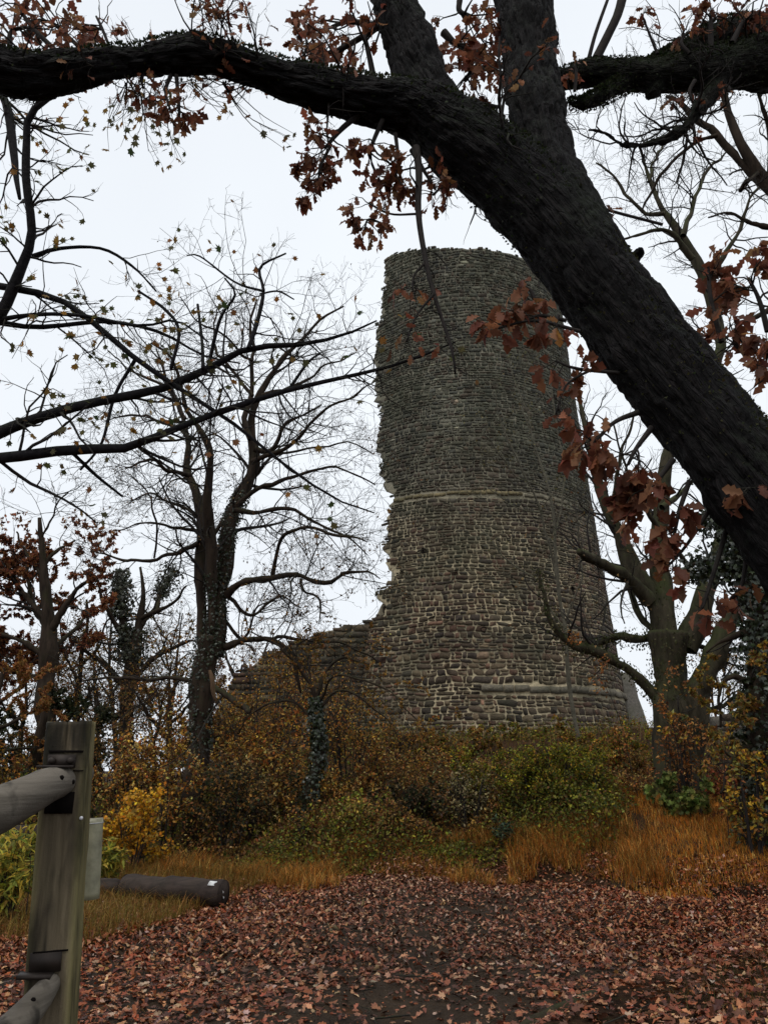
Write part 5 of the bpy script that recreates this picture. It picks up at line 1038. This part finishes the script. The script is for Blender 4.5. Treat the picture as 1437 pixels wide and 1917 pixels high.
for q in sing:
    yv = nrm(D[q]); xv = nrm(np.cross(yv, NR[q])); zv = np.cross(xv, yv); ob = bpy.data.objects.new('leaf', metas[rng.integers(0, 20)]); COL.objects.link(ob); ob.parent = ground
    M = Matrix(((xv[0],yv[0],zv[0],0),(xv[1],yv[1],zv[1],0),(xv[2],yv[2],zv[2],0),(0,0,0,1))) @ Matrix.Scale(float(S[q]), 4); M.translation = Vector(P[q]); ob.matrix_local = M
far_ = rest[y[rest] > 6.7]; rest = rest[y[rest] <= 6.7]; m1 = MB(); a_, b_, c_ = np.array_split(rng.permutation(rest), 3); f1, f2 = np.array_split(rng.permutation(far_), 2)
f2 = np.concatenate([f2, f1[::3]]); f1 = np.setdiff1d(f1, f1[::3])
for tpl, r_ in ((LIT1, a_), (LIT1, b_), (LIT2, c_), (SIMPLE, f1), (SIMPLE, f2)): put(m1, tpl, P[r_], D[r_], NR[r_], S[r_], T[r_], zs[r_])
m1.build('leaf_litter', M_litter, ground, kind='stuff')
n = 5200; x, y = rng.uniform(-3, 4, n), rng.uniform(4.4, 10.3, n); k = rng.random(n) < .9; x, y = x[k], y[k]; n = len(x); mb = MB()
put(mb, SIMPLE, np.stack([x, y, hz(x, y)+.014], 1), rng.normal(size=(n,3))*np.array([1,1,.1]), nrm(rng.normal(size=(n,3))*.3+np.array([0,0,1.])), rng.uniform(.008,.03,n), pal(rng, list(LC)+[(.05,.04,.03),(.03,.025,.02)], n, .5))
tag(mb.build('leaf_crumbs', M_litter, kind='stuff'), 'crumbs of broken leaf trodden into the muddy path', 'leaf litter')
mb = MB(); n = 70; x, y = rng.uniform(-3, 4.5, n), rng.uniform(4.6, 10.3, n); a_ = rng.uniform(0, math.pi, n); L_ = rng.uniform(.08, .4, n); P_ = np.zeros((n,5,3))
for k in range(5): xx, yy = x+np.cos(a_+.15*k*rng.normal(size=n))*L_*k/4, y+np.sin(a_)*L_*k/4; P_[:,k] = np.stack([xx, yy, hz(xx, yy)+.03], 1)
tubes(mb, P_, np.full((n,5), .003)*rng.uniform(.6, 1.8, (n,1)), 4); tag(mb.build('fallen_twigs', M_twig, kind='stuff'), 'thin dead twigs scattered among the fallen leaves on the path', 'twigs')
# mossy root across the lower right
mb = MB()
for sq in ([(860,2010,15),(985,1930,15),(1080,1895,14),(1160,1868,16),(1230,1838,14),(1290,1815,8)],):
    P = []; R = []
    for a, b, r_ in sq:
        v = (CY-b)/F; u = (a-CX)/F; sl = (SP+v*CP)/(CP-v*SP); Yq = -EYE/sl; p, m = pt(a, b, Yq); P.append((p[0], Yq, float(hz(p[0], Yq))+.01)); R.append(r_*m)
    P, R = spline(P, R, 24); tubes(mb, P, R, 12, rough=.5)
root = mb.build('tree_root', M_bark, smooth=True, origin=tuple(P[0])); tag(root, 'dark mossy root breaking the path in the lower right corner', 'root')

# ------------------------------------------------------------------ LOGS
def gp(px, py, up=0):
    """ground place seen at a photo pixel (path level)"""
    v = (CY-py)/F; u = (px-CX)/F; sl = (SP+v*CP)/(CP-v*SP); Y = -(EYE-up)/sl; return pt(px, py, Y)[0], Y
def log_(a, b, r, label, seed):
    a, b = np.array(a), np.array(b); t = thing('log', label, 'log', tuple(a))
    L_ = np.linalg.norm(b-a); T = (b-a)/L_; rr = np.linspace(0, 1, 26); P = a+(b-a)*rr[:,None]; P[:,2] += .01*np.sin(rr*3)
    R = r*(1+.03*np.sin(rr*7+seed)); R[0] *= .95; R[-1] *= .96
    mb = MB(); tubes(mb, P, R, 22, rough=.17, seed=seed); mb.build('bark', M_log, t, smooth=True)
    for e, s in ((a, -1), (b, 1)):
        m1 = MB(); u = nrm(np.cross(T, [0,0,1])); w_ = np.cross(u, T); th = np.arange(22)*2*math.pi/22; ring = []
        for q, dd in ((.95,.004),(.80,-.012),(.5,-.05),(.2,-.09)):
            ring.append(e+s*T*dd+(r*q*(1+.05*np.sin(th*3+q*9)))[:,None]*(np.cos(th)[:,None]*u+np.sin(th)[:,None]*w_))
        V = np.concatenate(ring); i = np.arange(22); Qs = np.concatenate([np.stack([i+k*22, (i+1) % 22+k*22, (i+1) % 22+(k+1)*22, i+(k+1)*22], 1) for k in range(3)])
        m1.add(V, [Qs, (66+i)[None]]); m1.build('cut_end', M_dark, t)
    return t, T
pR, YR = gp(420, 1692); pLft, YL_ = gp(238, 1684)
ra = .135
A0 = np.array([pR[0], 9.15, hz(pR[0], 9.15)+ra*.95]); B0 = np.array([pLft[0]-.05, 9.55, hz(pLft[0], 9.55)+ra*.98])
t_log, Tl = log_(B0, A0, ra, 'long dark log lying in the grass at the path edge with a white label', 1)
# small white label nailed on top near the end, and two pale chips on the sawn end
def box(mb, c, X, Y_, Z_, hx, hy, hz_, tint=(1,1,1)):
    c, X, Y_, Z_ = map(np.array, (c, X, Y_, Z_)); V = np.array([c+sx*hx*X+sy*hy*Y_+sz*hz_*Z_ for sz in (-1,1) for sy in (-1,1) for sx in (-1,1)])
    mb.add(V, [np.array([[0,1,3,2],[4,6,7,5],[0,4,5,1],[2,3,7,6],[0,2,6,4],[1,5,7,3]])], tint)
lc = A0-Tl*.12; nl = nrm(np.array([0,-.62,.78])); al = np.cross(Tl, nl)
mb = MB(); box(mb, lc+nl*(ra+.004), Tl, al, nl, .046, .03, .003); mb.build('label_plate', M_white, t_log)
mb = MB()
for q, (a, b) in enumerate(((.035,.01),(-.005,-.05))):
    put(mb, SIMPLE, np.array([A0+Tl*.008+np.array([0,-a,b])]), np.array([[0,-.5,.8]]), np.array([[.9,-.4,0]]), .035, np.array([.6,.6,.58]))
mb.build('chip', M_white, t_log)
pE, _ = gp(180, 1690); C0 = np.array([pE[0]-.85, 9.75, hz(pE[0], 9.75)+.09]); D0 = np.array([pLft[0]-.10, 9.6, hz(pLft[0], 9.6)+.10])
log_(C0, D0, .10, 'shorter lighter log butted against the left end of the long log', 2)

# ------------------------------------------------------------------ FENCE POST, RAILS, PLASTIC SLEEVE
YP = 2.15
ptop, mp_ = pt(134, 1352, YP); pbot, _ = pt(93, 1917, YP); up_ = nrm(ptop-pbot); hw = .0545
Xp = nrm(np.array([1,.16,0])-up_*up_[0]); Yp = np.cross(up_, Xp)
foot = ptop-up_*((ptop[2]+.25)/up_[2])
post = thing('fence_post', 'square weathered wooden fence post with algae streaks standing at the left front', 'post', (foot[0], foot[1], 0))
L_ = np.linalg.norm(ptop-foot); mb = MB(); ns, nl_ = 14, 170
def sq(t):                                       # rounded square ring
    th = np.arange(4*ns)/(4*ns)*2*math.pi+math.pi/4; c, s = np.cos(th), np.sin(th); k = 1/np.maximum(np.abs(c), np.abs(s)); k = np.minimum(k, 1.30)
    return c*k, s*k
cx_, sy_ = sq(0); tt = np.linspace(0, 1, nl_); G = foot+up_*(tt*L_)[:,None]
V = G[:,None,:]+hw*(cx_[None,:,None]*Xp+sy_[None,:,None]*Yp)
arc = np.arange(4*ns)/(4*ns)*.52
q = np.stack(np.broadcast_arrays(arc[None,:]*60, 0*arc[None,:], (tt*L_)[:,None]*2.0), -1); gr = fbm(q, 3, 60); crack = np.clip(1-np.abs(noise(q*np.array([.55,1,.45]), 66))*9, 0, 1)*sst(.62, .9, tt)[:,None]
outw = nrm(V-G[:,None,:]); V = V+outw*(.0016*gr-.011*crack)[...,None]
V[-1] += up_*(.004*gr[-1])[:,None]
m4 = 4*ns; i = np.arange(nl_-1)[:,None]*m4+np.arange(m4)[None]; i2 = np.arange(nl_-1)[:,None]*m4+(np.arange(m4)[None]+1) % m4
ct = (nl_-1)*m4; 
lx = ((V-G[:,None,:])@Xp)/hw; hh = np.broadcast_to((tt*L_)[:,None], lx.shape)/L_; frn = ((V-G[:,None,:])@Yp) < 0
nn_ = fbm(np.stack([lx*3, lx*0, hh*14], -1), 3, 70)
stn = np.exp(-((lx+.30+.12*nn_)/.20)**2)*sst(.30, .42, hh)*sst(.80, .70, hh)*.9 + .75*sst(.88, 1.0, hh+.05*nn_)*sst(-.2, .5, nn_+.3) + .6*sst(.2, .0, hh+.05*nn_)
tp_ = np.clip(1-stn*frn, .06, 1)*(1+.25*fbm(np.stack([lx*2, lx*0, hh*6], -1), 3, 71)); gsh = sst(.6, 1.0, np.abs(lx))[...,None]
tv = tp_[...,None]*(1+gsh*np.array([-.02,.06,-.25]))
mb.add(np.concatenate([V.reshape(-1,3), [ptop-up_*.004]]), [np.stack([i, i2, i2+m4, i+m4], -1).reshape(-1,4), np.array([(ct+j, ct+(j+1) % m4, nl_*m4) for j in range(m4)])], np.concatenate([tv.reshape(-1,3), [[.35,.33,.3]]]))
mb.build('timber', M_post, post, smooth=False)
def onpost(px, py, out=0.0):
    """point on the camera-side face of the post"""
    u, v = (px-CX)/F, (CY-py)/F; d = np.array([u, CP-v*SP, SP+v*CP]); o = np.array([0,0,EYE]); nf = -Yp*np.sign(Yp[1]); c = ptop+nf*(hw+out)
    t = ((c-o)@nf)/(d@nf); return o+d*t
nf = -Yp*np.sign(Yp[1])
def plate(name, px0, py0, px1, py1, th, mt_, out=.0, skew=0, parent=post):
    a, b, c = onpost(px0, py0, out), onpost(px1, py0+skew, out), onpost(px0, py1, out); cen = (b+c)/2
    m1 = MB(); X_ = nrm(b-a); Z_ = nrm(a-c); Z_ = nrm(Z_-X_*(X_@Z_)); box(m1, cen+nf*th/2, X_, Z_, nf, np.linalg.norm(b-a)/2, np.linalg.norm(a-c)/2, th/2+.0015); return m1.build(name, mt_, parent)
plate('slot_shade', 86, 1483, 138, 1523, .006, M_dark, -.002)  # dark plate on the face paints the shade inside the mortise
plate('bracket', 90, 1413, 142, 1437, .008, M_iron)
for a in (98, 133):
    m1 = MB(); c = onpost(a, 1424, .006); tubes(m1, np.array([c, c+nf*.008, c+nf*.012]), np.array([.0095,.009,.005]), 10, ref=(0,0,1)); m1.build('bolt', M_iron, post)
plate('strap', 74, 1433, 140, 1437.5, .034, M_iron); plate('crack', 92, 1405, 156, 1409, .003, M_dark, -.001); plate('crack', 138, 1442, 156, 1444, .003, M_dark, -.001)
plate('worn_recess', 56, 1785, 115, 1822, .004, M_iron, -.001, -4); plate('strap', 38, 1820, 100, 1828, .034, M_iron); plate('crack', 62, 1783, 128, 1786, .003, M_dark, .0, -6)
m1 = MB(); c = onpost(152, 1532, 0); tubes(m1, np.array([c-nf*.002, c+nf*.002, c+nf*.003]), np.array([.0048,.0046,.003]), 10, ref=(0,0,1)); m1.build('nail', M_nail, post)
def rail(label, pts, seed):
    P, R = zip(*[(pt(a, b, Y)[0], r_*pt(a, b, Y)[1]) for a, b, r_, Y in pts]); P, R = spline(P, R, 40)
    mb = MB(); tubes(mb, P, R*(1+.05*np.sin(np.arange(40)*.5+seed)), 44, ref=(0,0,1), rough=.13, seed=seed); t = thing('fence_rail', label, 'rail', tuple(P[0])); mb.build('pole', M_rail, t, smooth=True)
    m1 = MB(); r_ = np.random.default_rng(seed)
    for q in range(3):
        k = r_.integers(8, 36); T = nrm(P[k+1]-P[k]); n_ = nrm(np.array([.2,-.8,r_.uniform(-.2,.9)])); n_ = nrm(n_-T*(n_@T)); c = P[k]+n_*R[k]*.97; m1 = MB(); tubes(m1, np.array([c-n_*.004, c+n_*.0015, c+n_*.002]), np.array([.007,.005,.002]), 8); m1.build('knot', M_dark, t)
    return t
rail('smooth grey round upper rail running from the post to the left edge', [(-330,1655,66,1.45),(-150,1578,52,1.75),(0,1514,41,1.93),(40,1496,38,1.97),(82,1476,35,2.03),(112,1464,31,2.10),(150,1449,27,2.24)], 3)
rail('rough lower rail dropping from the post to the bottom left corner', [(-250,2200,54,1.5),(-80,2030,42,1.8),(0,1955,37,1.92),(45,1905,31,1.99),(75,1868,24,2.05),(95,1842,18,2.10),(120,1812,11,2.2)], 4)
# cloudy plastic sleeve hanging behind the post
ca, ma = pt(171, 1533, 2.38); cb, _ = pt(163, 1684, 2.38); rt = 22*ma
sl = MB(); P = np.linspace(cb, ca, 14); n_ = 28
for rad, fl in ((rt, 1), (rt*.93, -1)):
    T = nrm(ca-cb); u = nrm(np.cross(T, [0,1,0])); w_ = np.cross(T, u); th = np.arange(n_)*2*math.pi/n_
    V = P[:,None,:]+rad*(np.cos(th)[None,:,None]*u+.75*np.sin(th)[None,:,None]*w_); i = np.arange(13)[:,None]*n_+np.arange(n_)[None]; i2 = np.arange(13)[:,None]*n_+(np.arange(n_)[None]+1) % n_
    Q = np.stack([i, i2, i2+n_, i+n_], -1).reshape(-1,4); sl.add(V.reshape(-1,3), [Q if fl > 0 else Q[:,::-1]])
k = np.arange(n_); k2 = (k+1) % n_; NV = 14*n_
sl.Fs.append(np.stack([k, k+NV, k2+NV, k2], 1)); sl.Fs.append(np.stack([13*n_+k, 13*n_+k2, 13*n_+k2+NV, 13*n_+k+NV], 1))
sleeve = thing('plastic_sleeve', 'cloudy upright plastic sleeve fixed behind the fence post', 'sleeve', tuple(cb)); sl.build('tube', M_tube, sleeve, smooth=True)
m1 = MB(); c = ca-T*.012; th = np.arange(n_+1)*2*math.pi/n_; tubes(m1, c+rt*1.02*(np.cos(th)[:,None]*u+.75*np.sin(th)[:,None]*w_), np.full(n_+1, .0012), 4, ref=tuple(T)); m1.build('rim_band', M_nail, sleeve)
c = (ca+cb)/2+T*.05; m1 = MB(); tubes(m1, np.array([c-np.array([.0,.0,0]), c+np.array([-.03,-.12,0])]), np.array([.003,.003]), 6); m1.build('fixing_wire', M_iron, sleeve)
# grey bench-like beam far left behind the herbs
mb = MB(); a, _ = pt(-40, 1560, 12.4); b, _ = pt(74, 1556, 12.4); P, R = spline(np.array([a, (a+b)/2, b]), [.10,.10,.09], 10); tubes(mb, P, R, 12, rough=.15); t = thing('log', 'grey log half hidden behind the lime herbs at the left edge', 'log', tuple(a)); mb.build('bark', M_log, t, smooth=True)
mb = MB()
for q in (a*.7+b*.3, a*.1+b*.9): tubes(mb, np.array([[q[0], q[1], float(hz(q[0], q[1]))-.1], [q[0], q[1], q[2]-.03]]), np.array([.07,.06]), 10)
mb.build('support', M_log, t)
